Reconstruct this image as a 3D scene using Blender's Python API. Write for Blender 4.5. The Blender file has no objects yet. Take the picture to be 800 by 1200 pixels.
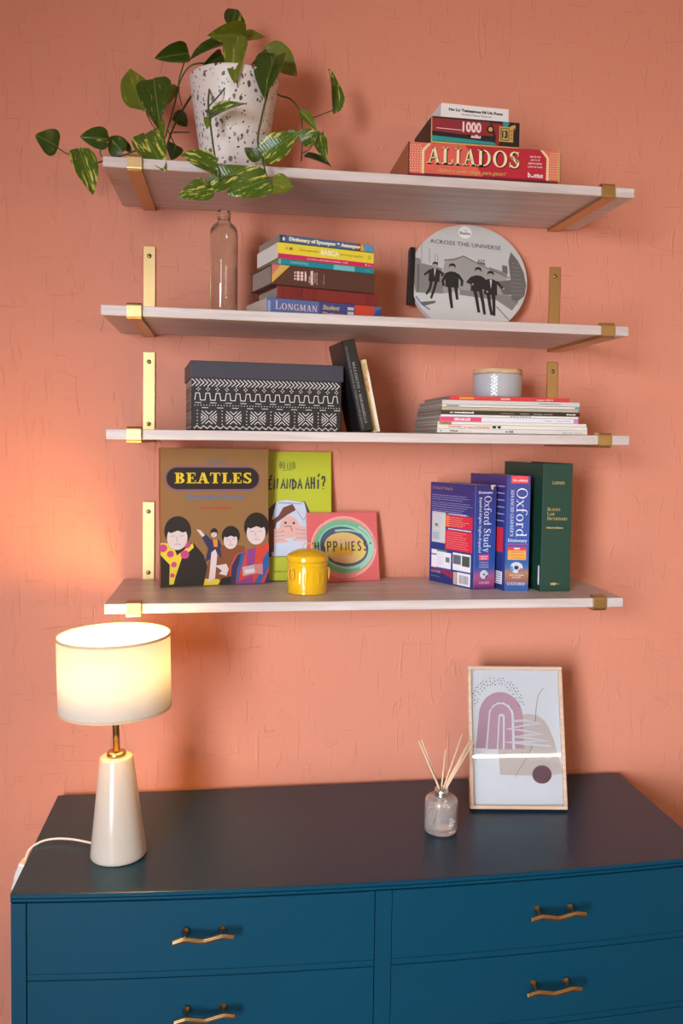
import bpy, bmesh, math, random
from mathutils import Vector, Matrix, Euler
PI = math.pi
R = math.radians
scene = bpy.context.scene
col = scene.collection

# ------------------------------------------------------------------ camera
cam_data = bpy.data.cameras.new('camera')
cam = bpy.data.objects.new('camera', cam_data)
col.objects.link(cam)
yaw, pitch, roll = 0.1417, -0.05211, 0.0153
fwd = Vector((math.sin(yaw)*math.cos(pitch), math.cos(yaw)*math.cos(pitch), math.sin(pitch)))
right0 = Vector((math.cos(yaw), -math.sin(yaw), 0))
up0 = right0.cross(fwd)
rgt = right0*math.cos(roll)+up0*math.sin(roll)
up = -right0*math.sin(roll)+up0*math.cos(roll)
m = Matrix((rgt, up, -fwd)).transposed().to_4x4()
m.translation = Vector((0.22626, -1.91618, 1.52599))
cam.matrix_world = m
cam_data.sensor_fit = 'VERTICAL'
cam_data.sensor_height = 36.0
cam_data.sensor_width = 24.0
cam_data.lens = 1022.345/1200*36
cam_data.shift_x = -15.763/1200
cam_data.shift_y = -30.596/1200
cam_data.clip_start = 0.05
scene.camera = cam

# ------------------------------------------------------------------ world, light, exposure
scene.view_settings.view_transform = 'Standard'
scene.view_settings.look = 'None'
scene.view_settings.gamma = 1
scene.view_settings.use_curve_mapping = False
scene.view_settings.exposure = 0.0
world = bpy.data.worlds.new('sky')
scene.world = world
world.use_nodes = True
wb = world.node_tree.nodes['Background']
wb.inputs[0].default_value = (0.62, 0.76, 1.0, 1)
wb.inputs[1].default_value = 0.6

def area_light(name, loc, target, sx, sy, power, color, spread=180):
    l = bpy.data.lights.new(name, 'AREA')
    l.shape = 'RECTANGLE'; l.size = sx; l.size_y = sy
    l.energy = power; l.color = color; l.spread = R(spread)
    o = bpy.data.objects.new(name, l); col.objects.link(o)
    o.location = loc
    o.rotation_euler = (Vector(target)-Vector(loc)).to_track_quat('-Z', 'Y').to_euler()
    return o
# daylight coming in through the glazed balcony door behind the camera, to the left
area_light('daylight_door', (-1.12, -3.36, 1.30), (1.15, 0, 0.80), 0.86, 1.95, 30, (0.84, 0.91, 1.0), 66)

# ------------------------------------------------------------------ helpers
def lin(c):
    return tuple(((v/255)/12.92 if v/255 <= 0.04045 else ((v/255+0.055)/1.055)**2.4) for v in c)
MATS = {}
def mat(name, c, rough=0.5, metal=0.0, spec=0.5, bump=0.0, bscale=200.0, vary=0.0, vscale=30.0, coat=0.0):
    if name in MATS: return MATS[name]
    m = bpy.data.materials.new(name); m.use_nodes = True
    nt = m.node_tree; p = nt.nodes['Principled BSDF']
    c = lin(c)+(1,)
    p.inputs['Base Color'].default_value = c
    p.inputs['Roughness'].default_value = rough
    p.inputs['Metallic'].default_value = metal
    p.inputs['Specular IOR Level'].default_value = spec
    p.inputs['Coat Weight'].default_value = coat
    if bump or vary:
        tc = nt.nodes.new('ShaderNodeTexCoord')
    if vary:
        n = nt.nodes.new('ShaderNodeTexNoise'); n.inputs['Scale'].default_value = vscale; n.inputs['Detail'].default_value = 4
        nt.links.new(tc.outputs['Object'], n.inputs['Vector'])
        h = nt.nodes.new('ShaderNodeMixRGB')
        h.inputs[1].default_value = tuple(v*(1-vary) for v in c[:3])+(1,)
        h.inputs[2].default_value = tuple(min(1, v*(1+vary)) for v in c[:3])+(1,)
        nt.links.new(n.outputs['Fac'], h.inputs[0]); nt.links.new(h.outputs[0], p.inputs['Base Color'])
    if bump:
        n = nt.nodes.new('ShaderNodeTexNoise'); n.inputs['Scale'].default_value = bscale; n.inputs['Detail'].default_value = 3
        b = nt.nodes.new('ShaderNodeBump'); b.inputs['Strength'].default_value = bump; b.inputs['Distance'].default_value = 0.002
        nt.links.new(tc.outputs['Object'], n.inputs['Vector'])
        nt.links.new(n.outputs['Fac'], b.inputs['Height']); nt.links.new(b.outputs[0], p.inputs['Normal'])
    MATS[name] = m
    return m

def nodes_mat(name):
    m = bpy.data.materials.new(name); m.use_nodes = True
    MATS[name] = m
    return m, m.node_tree, m.node_tree.nodes['Principled BSDF']

class Geo:
    """collects boxes, lathes, tubes and polygons into one mesh"""
    def __init__(s): s.bm = bmesh.new(); s.mats = []; s.fn = None
    def mi(s, m):
        if m not in s.mats: s.mats.append(m)
        return s.mats.index(m)
    def take(s, b, m, smooth=False, mtx=None):
        i = s.mi(m) if m else 0
        mp = {}
        for v in b.verts:
            co = v.co.copy()
            if mtx: co = mtx @ co
            mp[v] = s.bm.verts.new(co)
        for f in b.faces:
            try:
                g = s.bm.faces.new([mp[v] for v in f.verts]); g.material_index = i; g.smooth = smooth or f.smooth
            except ValueError: pass
        b.free()
    def box(s, x0, y0, z0, x1, y1, z1, m=None, bev=0.0, seg=2, mtx=None, fn=None):
        b = bmesh.new(); bmesh.ops.create_cube(b, size=1)
        for v in b.verts:
            v.co = Vector((x0+(v.co.x+.5)*(x1-x0), y0+(v.co.y+.5)*(y1-y0), z0+(v.co.z+.5)*(z1-z0)))
        if bev: bmesh.ops.bevel(b, geom=b.edges[:], offset=bev, segments=seg, profile=.5, affect='EDGES')
        if fn:
            for v in b.verts: v.co = fn(v.co)
        s.take(b, m, mtx=mtx)
    def lathe(s, prof, m=None, seg=48, center=(0, 0, 0), smooth=True, mtx=None, wob=None):
        b = bmesh.new(); rings = []
        for (r, z) in prof:
            if r < 1e-6: rings.append([b.verts.new((center[0], center[1], center[2]+z))])
            else:
                ring = []
                for k in range(seg):
                    a = 2*PI*k/seg; rr = r*(wob(a, z) if wob else 1)
                    ring.append(b.verts.new((center[0]+rr*math.cos(a), center[1]+rr*math.sin(a), center[2]+z)))
                rings.append(ring)
        for A, B in zip(rings, rings[1:]):
            for k in range(seg):
                q = [A[k % len(A)], A[(k+1) % len(A)], B[(k+1) % len(B)], B[k % len(B)]]
                q = [v for i, v in enumerate(q) if v not in q[:i]]
                if len(q) > 2:
                    try: b.faces.new(q)
                    except ValueError: pass
        for f in b.faces: f.smooth = smooth
        s.take(b, m, mtx=mtx)
    def tube(s, pts, r, m=None, seg=8, closed=False, radii=None, mtx=None):
        b = bmesh.new(); pts = [Vector(p) for p in pts]; n = len(pts); rings = []
        ref = None
        for i, p in enumerate(pts):
            if closed: t = (pts[(i+1) % n]-pts[i-1])
            else: t = pts[min(i+1, n-1)]-pts[max(i-1, 0)]
            t.normalize()
            if ref is None:
                ref = t.orthogonal().normalized()
            ref = (ref-t*ref.dot(t)).normalized()
            o = t.cross(ref); rr = radii[i] if radii else r
            rings.append([b.verts.new(p+(ref*math.cos(2*PI*k/seg)+o*math.sin(2*PI*k/seg))*rr) for k in range(seg)])
        for i in range(n if closed else n-1):
            A, B = rings[i], rings[(i+1) % n]
            for k in range(seg): b.faces.new([A[k], A[(k+1) % seg], B[(k+1) % seg], B[k]]).smooth = True
        if not closed:
            b.faces.new(rings[0]); b.faces.new(rings[-1])
        s.take(b, m, mtx=mtx)
    def prism(s, poly, axis, a, b_, m=None, fn=None, mtx=None):
        """polygon extruded along an axis: poly holds the two other coordinates"""
        b = bmesh.new()
        def P(p, t):
            return {'x': (t, p[0], p[1]), 'y': (p[0], t, p[1]), 'z': (p[0], p[1], t)}[axis]
        A = [b.verts.new(P(p, a)) for p in poly]; B = [b.verts.new(P(p, b_)) for p in poly]
        n = len(poly)
        b.faces.new(A); b.faces.new(B)
        for k in range(n): b.faces.new([A[k], A[(k+1) % n], B[(k+1) % n], B[k]])
        if fn:
            for v in b.verts: v.co = fn(v.co)
        s.take(b, m, mtx=mtx)
    def loft(s, sections, m=None, closed=True, cap=True, smooth=False):
        b = bmesh.new(); rings = [[b.verts.new(p) for p in sec] for sec in sections]
        n = len(rings[0])
        for A, B in zip(rings, rings[1:]):
            for k in range(n if closed else n-1):
                b.faces.new([A[k], A[(k+1) % n], B[(k+1) % n], B[k]]).smooth = smooth
        if cap: b.faces.new(rings[0]); b.faces.new(rings[-1])
        s.take(b, m)
    def build(s, name, m=None, parent=None, recalc=True, loc=None, auto=True):
        if recalc: bmesh.ops.recalc_face_normals(s.bm, faces=s.bm.faces[:])
        me = bpy.data.meshes.new(name); s.bm.to_mesh(me); s.bm.free()
        for x in (s.mats or [m]): me.materials.append(x if x else m)
        o = bpy.data.objects.new(name, me); col.objects.link(o)
        if parent: o.parent = parent
        if loc: o.location = loc
        return o

def tag(o, label=None, cat=None, group=None, kind=None):
    if label: o['label'] = label
    if cat: o['category'] = cat
    if group: o['group'] = group
    if kind: o['kind'] = kind
    return o
def thing(name, label, cat, loc=(0, 0, 0), rot=(0, 0, 0), group=None):
    o = bpy.data.objects.new(name, None); col.objects.link(o)
    o.empty_display_size = .02
    o.location = loc; o.rotation_euler = rot
    return tag(o, label, cat, group)

def catmull(pts, n=6):
    pts = [Vector(p) for p in pts]; out = []
    for i in range(len(pts)-1):
        p0, p1, p2, p3 = pts[max(i-1, 0)], pts[i], pts[i+1], pts[min(i+2, len(pts)-1)]
        for k in range(n):
            t = k/n
            out.append(.5*((2*p1)+(p2-p0)*t+(2*p0-5*p1+4*p2-p3)*t*t+(3*p1-p0-3*p2+p3)*t**3))
    out.append(pts[-1]); return out

# ------------------------------------------------------------------ lettering
_txt = {}
def sans(s, bold=0.0, shear=0.0):
    key = (s, bold, shear)
    if key in _txt: return _txt[key]
    cu = bpy.data.curves.new('lettering', 'FONT'); cu.body = s; cu.resolution_u = 2; cu.offset = bold; cu.shear = shear
    ob = bpy.data.objects.new('lettering', cu); col.objects.link(ob)
    bpy.context.view_layer.update()
    dg = bpy.context.evaluated_depsgraph_get()
    me = bpy.data.meshes.new_from_object(ob.evaluated_get(dg))
    V = [(v.co.x, v.co.y) for v in me.vertices]; F = [tuple(p.vertices) for p in me.polygons]
    bpy.data.meshes.remove(me); bpy.data.objects.remove(ob); bpy.data.curves.remove(cu)
    x0 = min(v[0] for v in V); x1 = max(v[0] for v in V)
    cap = 0.69+bold
    V = [((x-x0), (y+bold/2)/cap) for x, y in V]
    V = [(x/cap, y) for x, y in V]
    _txt[key] = (V, F, (x1-x0)/cap)
    return _txt[key]

def serif_glyph(c, T, n):
    S = []
    def r(x0, y0, x1, y1): S.append([(x0, y0), (x1, y0), (x1, y1), (x0, y1)])
    def b(x0, y0, x1, y1, w): S.append([(x0-w/2, y0), (x0+w/2, y0), (x1+w/2, y1), (x1-w/2, y1)])
    def a(cx, cy, rx, ry, a0, a1, wh=T, wv=n, k=20):
        for i in range(k):
            q0 = R(a0+(a1-a0)*i/k); q1 = R(a0+(a1-a0)*(i+1)/k)
            S.append([(cx+rx*math.cos(q0), cy+ry*math.sin(q0)), (cx+rx*math.cos(q1), cy+ry*math.sin(q1)),
                      (cx+(rx-wh)*math.cos(q1), cy+(ry-wv)*math.sin(q1)), (cx+(rx-wh)*math.cos(q0), cy+(ry-wv)*math.sin(q0))])
    def sf(x, y, w=.1):
        y0 = y if y < .5 else y-n
        r(x-T/2-w, y0, x+T/2+w, y0+n)
    def st(x, y0=0, y1=1, lo=True, hi=True):
        r(x-T/2, y0, x+T/2, y1)
        if lo: sf(x, y0)
        if hi: r(x-T/2-.1, y1-n, x+T/2+.1, y1)
    h = T/2; L = .12+h
    if c == 'I': st(L); w = 2*L
    elif c == 'L': st(L); r(L, 0, .74, n); r(.67, 0, .74, .3); w = .78
    elif c in 'EF':
        st(L, lo=True); r(L, 1-n, .72, 1); r(.65, .7, .72, 1); r(L, .5-n/2, .56, .5+n/2); r(.5, .36, .56, .64); w = .78
        if c == 'E': r(L, 0, .75, n); r(.68, 0, .75, .3)
    elif c == 'T': st(.45, hi=False); r(.04, 1-n, .86, 1); r(.04, .7, .11, 1); r(.79, .7, .86, 1); w = .9
    elif c == 'A': b(.17, 0, .46, 1, n*1.3); b(.76, 0, .47, 1, T); r(.25, .3, .68, .3+n); sf(.17, 0, .07); sf(.76, 0, .08); w = .93
    elif c == 'B':
        st(L); a(.4, .75, .33, .25, -90, 90); a(.4, .265, .38, .265, -90, 90); w = .84
        r(L, 1-n, .4, 1); r(L, .5, .4, .5+n); r(L, 0, .4, n)
    elif c == 'D': st(L); a(.4, .5, .5, .5, -90, 90); r(L, 1-n, .4, 1); r(L, 0, .4, n); w = .96
    elif c == 'O': a(.5, .5, .48, .52, 0, 360, k=32); w = 1.02
    elif c == 'S':
        a(.38, .735, .31, .275, 30, 250, T*.85); a(.38, .27, .33, .28, -155, 75, T*.85)
        S.append([(.1, .64), (.25, .74), (.66, .38), (.52, .25)]); r(.6, .7, .66, 1); r(.06, .02, .12, .32); w = .78
    elif c == 'R': st(L); a(.42, .74, .33, .26, -90, 90); r(L, 1-n, .42, 1); r(L, .48, .42, .48+n); b(.78, 0, .46, .5, T); sf(.8, 0, .05); w = .95
    elif c == 'P': st(L); a(.42, .74, .35, .26, -90, 90); r(L, 1-n, .42, 1); r(L, .48, .42, .48+n); w = .84
    elif c == 'N': b(.17, 0, .17, 1, n*1.4); b(.83, 0, .83, 1, n*1.4); b(.8, 0, .2, 1, T); sf(.17, 0, .04); sf(.83, 1, .04); sf(.15, 1, .03); w = 1
    elif c == 'G': a(.5, .5, .46, .52, 45, 325); r(.72, 0.04, .72+T, .42); r(.6, .42-n, .98, .42); r(.8, .66, .85, .95); w = 1
    elif c == 'C': a(.5, .5, .46, .52, 45, 315); r(.79, .64, .84, .96); w = .92
    elif c == 'M': b(.16, 0, .16, 1, n*1.4); st(.95); b(.55, .05, .2, 1, T); b(.55, .05, .92, 1, n*1.2); sf(.16, 0, .04); w = 1.15
    elif c == 'H': st(L); st(.78); r(L, .5-n/2, .78, .5+n/2); w = .78+L
    elif c == 'K': st(L); b(.3, .42, .74, 1, n*1.3); b(.8, 0, .44, .58, T); sf(.78, 0, .06); sf(.74, 1, .04); w = .9
    elif c == 'W': b(.38, 0, .14, 1, T); b(.38, 0, .6, 1, n*1.2); b(.84, 0, .6, 1, T); b(.84, 0, 1.06, 1, n*1.2); sf(.14, 1, .06); sf(1.06, 1, .02); w = 1.16
    elif c == 'Y': b(.45, .42, .16, 1, T); b(.45, .42, .76, 1, n*1.2); r(.45-h, 0, .45+h, .48); sf(.45, 0); sf(.16, 1, .06); sf(.76, 1, .02); w = .9
    elif c == 'V': b(.45, 0, .16, 1, T); b(.45, 0, .76, 1, n*1.2); sf(.16, 1, .06); sf(.76, 1, .02); w = .9
    elif c == 'U': a(.48, .36, .26+h, .38, 180, 360, T, n*1.5); st(.22, .36, 1, lo=False); r(.74-n*.7, .36, .74+n*.7, 1); r(.62, 1-n, .86, 1); w = .94
    elif c == 'Z': b(.18, 0, .66, 1, T); r(.1, 1-n, .72, 1); r(.1, 0, .76, n); r(.1, .75, .16, 1); r(.7, 0, .76, .27); w = .84
    elif c == 'X': b(.76, 0, .16, 1, T); b(.16, 0, .76, 1, n*1.2); sf(.16, 1, .05); sf(.76, 0, .05); sf(.16, 0, .02); sf(.76, 1, .02); w = .92
    elif c == 'x': b(.6, 0, .12, .64, T); b(.12, 0, .6, .64, n*1.2); r(0, .64-n, .28, .64); r(.48, 0, .74, n); r(0, 0, .24, n); r(.48, .64-n, .72, .64); w = .74
    elif c == 'o': a(.34, .32, .33, .34, 0, 360, k=28); w = .7
    elif c == 'r': st(.2, 0, .64, hi=False); a(.4, .38, .24, .28, 40, 180, n, T*.6); r(.06, .64-n, .2, .64); w = .58
    elif c == 'f': r(.2-h, 0, .2+h, .85); sf(.2, 0); a(.42, .8, .22+h, .24, 25, 180, T*.9); r(.03, .58, .42, .58+n); w = .5
    elif c == 't': r(.2-h, .1, .2+h, .86); a(.36, .14, .16+h, .16, 180, 330, T*.9); r(.03, .58, .42, .58+n); w = .48
    elif c == 'd': a(.33, .32, .31, .34, 0, 360, k=24); r(.52, 0, .52+T, 1.02); r(.42, 1.02-n, .55, 1.02); r(.52, 0, .52+T+.1, n); w = .82
    elif c == 'u': r(.1, .15, .1+T, .64); a(.34, .26, .24, .28, 180, 350, T, n*1.5); r(.5, 0, .5+T, .64); r(0, .64-n, .12, .64); r(.42, .64-n, .52, .64); r(.52, 0, .78, n); w = .8
    elif c == 'y': b(.35, 0, .12, .64, T); b(.35, 0, .58, .64, n*1.2); b(.2, -.26, .36, .02, n*1.4); r(0, .64-n, .28, .64); r(.47, .64-n, .7, .64); w = .7
    elif c == "'": b(.08, .72, .12, 1, T*.8); w = .22
    else: w = .35
    return S, w
_ser = {}
def serif(s, T=.19, n=.065, gap=.08, small=False):
    key = (s, T, n, gap, small)
    if key in _ser: return _ser[key]
    x = 0; quads = []
    for i, c in enumerate(s):
        k = 1.0
        if small and i and s[i-1] != ' ': k = .76
        S, w = serif_glyph(c, T/k if k != 1 else T, n)
        quads += [[(x+p[0]*k, p[1]*k) for p in q] for q in S]
        x += w*k+gap
    V = []; F = []
    for q in quads:
        F.append(tuple(range(len(V), len(V)+4))); V += q
    _ser[key] = (V, F, x-gap)
    return _ser[key]

class Print:
    """flat print on a face: coordinates are fractions of the face's width and height"""
    def __init__(s, o, u, v, W, H, base=None):
        s.o = Vector(o); s.u = Vector(u).normalized(); s.v = Vector(v).normalized(); s.W = W; s.H = H
        s.n = s.u.cross(s.v).normalized()
        s.d = base.d if base else dict(V=[], F=[], M=[], mats=[], k=0)
    def turned(s):          # reads from top to bottom
        return Print(s.o+s.v*s.H, -s.v, s.u, s.H, s.W, s)
    def turned_up(s):       # reads from bottom to top
        return Print(s.o+s.u*s.W, s.v, -s.u, s.H, s.W, s)
    def flipped(s):
        return Print(s.o+s.v*s.H+s.u*s.W, -s.u, -s.v, s.W, s.H, s)
    def _add(s, V, F, m, lev):
        d = s.d
        if m not in d['mats']: d['mats'].append(m)
        mi = d['mats'].index(m); b = len(d['V'])
        d['k'] = (d['k']+1) % 9
        off = .00015+lev*.00012+d['k']*.000008
        d['V'] += [s.o+s.u*(x*s.W)+s.v*(y*s.H)+s.n*off for x, y in V]
        d['F'] += [tuple(b+i for i in f) for f in F]; d['M'] += [mi]*len(F)
    def poly(s, pts, m, lev=0): s._add(pts, [tuple(range(len(pts)))], m, lev)
    def rect(s, x0, y0, x1, y1, m, lev=0): s.poly([(x0, y0), (x1, y0), (x1, y1), (x0, y1)], m, lev)
    def ell(s, cx, cy, rx, ry, m, lev=0, a0=0, a1=360, k=28, rot=0):
        c, q = math.cos(R(rot)), math.sin(R(rot)); P = []
        for i in range(k if a1-a0 >= 360 else k+1):
            t = R(a0+(a1-a0)*i/k); x, y = rx*math.cos(t)*s.W, ry*math.sin(t)*s.H
            P.append((cx+(x*c-y*q)/s.W, cy+(x*q+y*c)/s.H))
        s.poly(P, m, lev)
    def ring(s, cx, cy, rx, ry, tx, ty, m, lev=0, a0=0, a1=360, k=32):
        V = []; F = []
        for i in range(k+1):
            t = R(a0+(a1-a0)*i/k)
            V += [(cx+rx*math.cos(t), cy+ry*math.sin(t)), (cx+(rx-tx)*math.cos(t), cy+(ry-ty)*math.sin(t))]
        for i in range(k): F.append((2*i, 2*i+2, 2*i+3, 2*i+1))
        s._add(V, F, m, lev)
    def stroke(s, pts, w, m, lev=0, w1=None):
        """polyline of even real width w (metres)"""
        V = []; F = []; n = len(pts)
        P = [Vector((x*s.W, y*s.H)) for x, y in pts]
        for i, p in enumerate(P):
            t0 = (P[i]-P[i-1]).normalized() if i else (P[1]-P[0]).normalized()
            t1 = (P[i+1]-P[i]).normalized() if i < n-1 else t0
            t = (t0+t1)
            t = t.normalized() if t.length > 1e-6 else t1
            k = 1/max(.5, t.dot(t1)); ww = (w if w1 is None else w+(w1-w)*i/(n-1))
            q = Vector((-t.y, t.x))*ww/2*k
            a, b = p+q, p-q
            V += [(a.x/s.W, a.y/s.H), (b.x/s.W, b.y/s.H)]
        for i in range(n-1): F.append((2*i, 2*i+2, 2*i+3, 2*i+1))
        s._add(V, F, m, lev)
    def put(s, data, x0, x1, y0, h, m, lev=2, slope=0.0):
        V, F, w = data; k = (x1-x0)/w
        s._add([(x0+x*k, y0+y*h+slope*(x/w)) for x, y in V], F, m, lev)
    def text(s, t, x0, x1, y0, h, m, lev=2, bold=0.0, shear=0.0, slope=0.0): s.put(sans(t, bold, shear), x0, x1, y0, h, m, lev, slope)
    def serif(s, t, x0, x1, y0, h, m, lev=2, T=.19, n=.065, gap=.08, small=False): s.put(serif(t, T, n, gap, small), x0, x1, y0, h, m, lev)
    def build(s, name, parent):
        d = s.d; me = bpy.data.meshes.new(name)
        me.from_pydata([tuple(v) for v in d['V']], [], d['F'])
        for x in d['mats']: me.materials.append(x)
        for p, i in zip(me.polygons, d['M']): p.material_index = i
        o = bpy.data.objects.new(name, me); col.objects.link(o); o.parent = parent
        return o
def ink(name, c, rough=.5): return mat('ink_'+name, c, rough)

# ------------------------------------------------------------------ room
def wall_material():
    m, nt, p = nodes_mat('salmon_plaster')
    N = nt.nodes.new; L = nt.links.new
    tc = N('ShaderNodeTexCoord')
    def mapping(sx, sz, off=0):
        q = N('ShaderNodeMapping'); q.inputs['Scale'].default_value = (sx, 1, sz); q.inputs['Location'].default_value = (off, off*.7, off*.3)
        L(tc.outputs['Object'], q.inputs['Vector']); return q
    def noise(mp, detail=2, rough=.5, dist=0.0):
        n = N('ShaderNodeTexNoise'); n.inputs['Scale'].default_value = 1; n.inputs['Detail'].default_value = detail
        n.inputs['Roughness'].default_value = rough; n.inputs['Distortion'].default_value = dist
        L(mp.outputs[0], n.inputs['Vector']); return n.outputs['Fac']
    def math_(op, a, b=None, c=None):
        x = N('ShaderNodeMath'); x.operation = op
        for i, q in enumerate((a, b, c)):
            if q is None: continue
            if isinstance(q, (int, float)): x.inputs[i].default_value = q
            else: L(q, x.inputs[i])
        return x.outputs[0]
    def ridges(sx, sz, off, thin, mx, mz, cut):
        n = noise(mapping(sx, sz, off), 1.5, .4, .15)
        d = math_('ABSOLUTE', math_('SUBTRACT', n, .5))
        line = math_('SUBTRACT', 1.0, math_('MINIMUM', math_('DIVIDE', d, thin), 1.0))
        k = noise(mapping(mx, mz, off+3), 2)
        mask = math_('MINIMUM', math_('MAXIMUM', math_('MULTIPLY', math_('SUBTRACT', k, cut), 14), 0), 1)
        return math_('MULTIPLY', line, mask)
    v = ridges(30, 3.4, 1.7, .020, 34, 15, .55)
    v2 = ridges(44, 5.0, 8.3, .022, 42, 18, .55)
    h = ridges(3.8, 30, 5.1, .020, 16, 34, .58)
    soft = noise(mapping(26, 16, 2.2), 3)
    fine = noise(mapping(420, 420, 0), 2)
    tot = math_('ADD', math_('ADD', math_('ADD', math_('MULTIPLY', v, 1.0), math_('MULTIPLY', v2, .7)), math_('MULTIPLY', h, .8)), math_('ADD', math_('MULTIPLY', soft, .15), math_('MULTIPLY', fine, .04)))
    b = N('ShaderNodeBump'); b.inputs['Strength'].default_value = .5; b.inputs['Distance'].default_value = .0026
    L(tot, b.inputs['Height']); L(b.outputs[0], p.inputs['Normal'])
    n = noise(mapping(5, 5, 4), 4)
    cm = N('ShaderNodeMixRGB'); cm.inputs[1].default_value = lin((217, 141, 115))+(1,); cm.inputs[2].default_value = lin((220, 144, 118))+(1,)
    L(n, cm.inputs[0]); L(cm.outputs[0], p.inputs['Base Color'])
    p.inputs['Roughness'].default_value = .62; p.inputs['Specular IOR Level'].default_value = .3
    return m
M_wall = wall_material()
M_white_wall = mat('white_wall_paint', (222, 210, 196), .8)
M_warm_white = mat('warm_white_paint', (236, 222, 200), .8)
M_ceil = mat('white_ceiling_paint', (236, 230, 220), .9)
def floor_material():
    m, nt, p = nodes_mat('oak_floor')
    N = nt.nodes.new; L = nt.links.new
    tc = N('ShaderNodeTexCoord'); mp = N('ShaderNodeMapping'); mp.inputs['Scale'].default_value = (1.2, 9, 1)
    n = N('ShaderNodeTexNoise'); n.inputs['Scale'].default_value = 4; n.inputs['Detail'].default_value = 5
    r = N('ShaderNodeMixRGB'); r.inputs[1].default_value = lin((140, 104, 74))+(1,); r.inputs[2].default_value = lin((176, 138, 102))+(1,)
    L(tc.outputs['Object'], mp.inputs[0]); L(mp.outputs[0], n.inputs['Vector']); L(n.outputs['Fac'], r.inputs[0]); L(r.outputs[0], p.inputs['Base Color'])
    p.inputs['Roughness'].default_value = .45
    return m
M_floor = floor_material()
XL, XR, YF, ZC = -2.05, 1.95, -3.45, 2.62
def struct(name, g, m=None):
    o = g.build(name, m); o['kind'] = 'structure'; return o
g = Geo(); g.box(XL-.1, 0, -.02, XR+.1, .1, ZC+.1, M_wall); struct('wall_back', g)
g = Geo(); g.box(XL-.1, YF-.1, -.1, XR+.1, .1, 0, M_floor); struct('floor', g)
g = Geo(); g.box(XL-.1, YF-.1, ZC, XR+.1, .1, ZC+.1, M_ceil); struct('ceiling', g)
g = Geo(); g.box(XL-.1, YF, 0, XL, 0, ZC, M_wall); struct('wall_left', g)
g = Geo(); g.box(XR, YF, 0, XR+.1, 0, ZC, M_warm_white); struct('wall_right', g)
g = Geo()      # the wall behind the camera with a glazed door
dx0, dx1, dz1 = -1.60, -.64, 2.34
for a in ((XL, 0, dx0, ZC), (dx0, dz1, dx1, ZC), (dx1, 0, XR, ZC)):
    g.box(a[0], YF-.1, a[1], a[2], YF, a[3], M_white_wall)
struct('wall_front', g)
M_white_frame = mat('white_frame_paint', (235, 235, 232), .4)
M_pane = mat('window_glass', (255, 255, 255), .02)
M_pane.node_tree.nodes['Principled BSDF'].inputs['Transmission Weight'].default_value = 1
for nm, x0, x1, z0, z1 in (('door_1', dx0, dx1, 0, dz1),):
    g = Geo(); t = .05; y0, y1 = YF-.08, YF-.02
    g.box(x0, y0, z0, x0+t, y1, z1, M_white_frame); g.box(x1-t, y0, z0, x1, y1, z1, M_white_frame)
    g.box(x0+t, y0, z1-t, x1-t, y1, z1, M_white_frame); g.box(x0+t, y0, z0, x1-t, y1, z0+t, M_white_frame)
    fr = struct(nm, g)
    g = Geo(); g.box(x0+t, y0+.025, z0+t, x1-t, y0+.031, z1-t, M_pane); g.build('pane', None, fr)
g = Geo(); g.box(XL, -.014, 0, XR, 0, .08, M_white_frame, .003); struct('baseboard_back', g)

# warm LED strip on the wall behind the camera, the bright line mirrored in the picture glass
LX0, LX1, LZ = .55, 1.90, 1.60
M_led = bpy.data.materials.new('led_light'); M_led.use_nodes = True
_p = M_led.node_tree.nodes['Principled BSDF']; _p.inputs['Emission Color'].default_value = (1, .80, .55, 1); _p.inputs['Emission Strength'].default_value = 12
led = thing('led_strip', 'warm LED strip mounted on the wall behind the camera', 'light', (LX0, YF, LZ))
g = Geo(); g.box(0, 0, -.012, LX1-LX0, .014, .012, M_white_frame, .001, 1); g.build('rail', None, led)
g = Geo()
for k in range(44): g.box(.012+k*.0303, .0135, -.005, .012+k*.0303+.02, .0155, .005, M_led)
o = g.build('diode', None, led); o['kind'] = 'stuff'
ll = bpy.data.lights.new('led_glow', 'AREA'); ll.shape = 'RECTANGLE'; ll.size = LX1-LX0; ll.size_y = .012; ll.energy = 10; ll.color = (1.0, .74, .46)
lo = bpy.data.objects.new('led_glow', ll); col.objects.link(lo); lo.parent = led; lo.location = ((LX1-LX0)/2, .02, 0); lo.rotation_euler = (R(90), 0, 0)

# ------------------------------------------------------------------ shelves
def wood(name, ca, cb, sx=5, sy=60, rough=.5, axis='x'):
    m, nt, p = nodes_mat(name)
    N = nt.nodes.new; L = nt.links.new
    tc = N('ShaderNodeTexCoord'); mp = N('ShaderNodeMapping')
    mp.inputs['Scale'].default_value = (sx, sy, sy) if axis == 'x' else (sy, sy, sx)
    n = N('ShaderNodeTexNoise'); n.inputs['Scale'].default_value = 1; n.inputs['Detail'].default_value = 6; n.inputs['Roughness'].default_value = .6; n.inputs['Distortion'].default_value = .4
    cr = N('ShaderNodeValToRGB'); cr.color_ramp.elements[0].position = .36; cr.color_ramp.elements[1].position = .64
    cr.color_ramp.elements[0].color = lin(ca)+(1,); cr.color_ramp.elements[1].color = lin(cb)+(1,)
    L(tc.outputs['Object'], mp.inputs[0]); L(mp.outputs[0], n.inputs['Vector']); L(n.outputs['Fac'], cr.inputs[0]); L(cr.outputs[0], p.inputs['Base Color'])
    b = N('ShaderNodeBump'); b.inputs['Strength'].default_value = .12; b.inputs['Distance'].default_value = .001
    L(n.outputs['Fac'], b.inputs['Height']); L(b.outputs[0], p.inputs['Normal'])
    p.inputs['Roughness'].default_value = rough
    return m
M_shelf = wood('limewashed_shelf', (196, 182, 176), (218, 206, 201), 4, 70, .4)
M_brass = mat('brushed_brass', (198, 168, 118), .40, 1.0, vary=.06, vscale=60)
M_screw = mat('screw_steel', (176, 160, 130), .4, 1.0)
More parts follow.
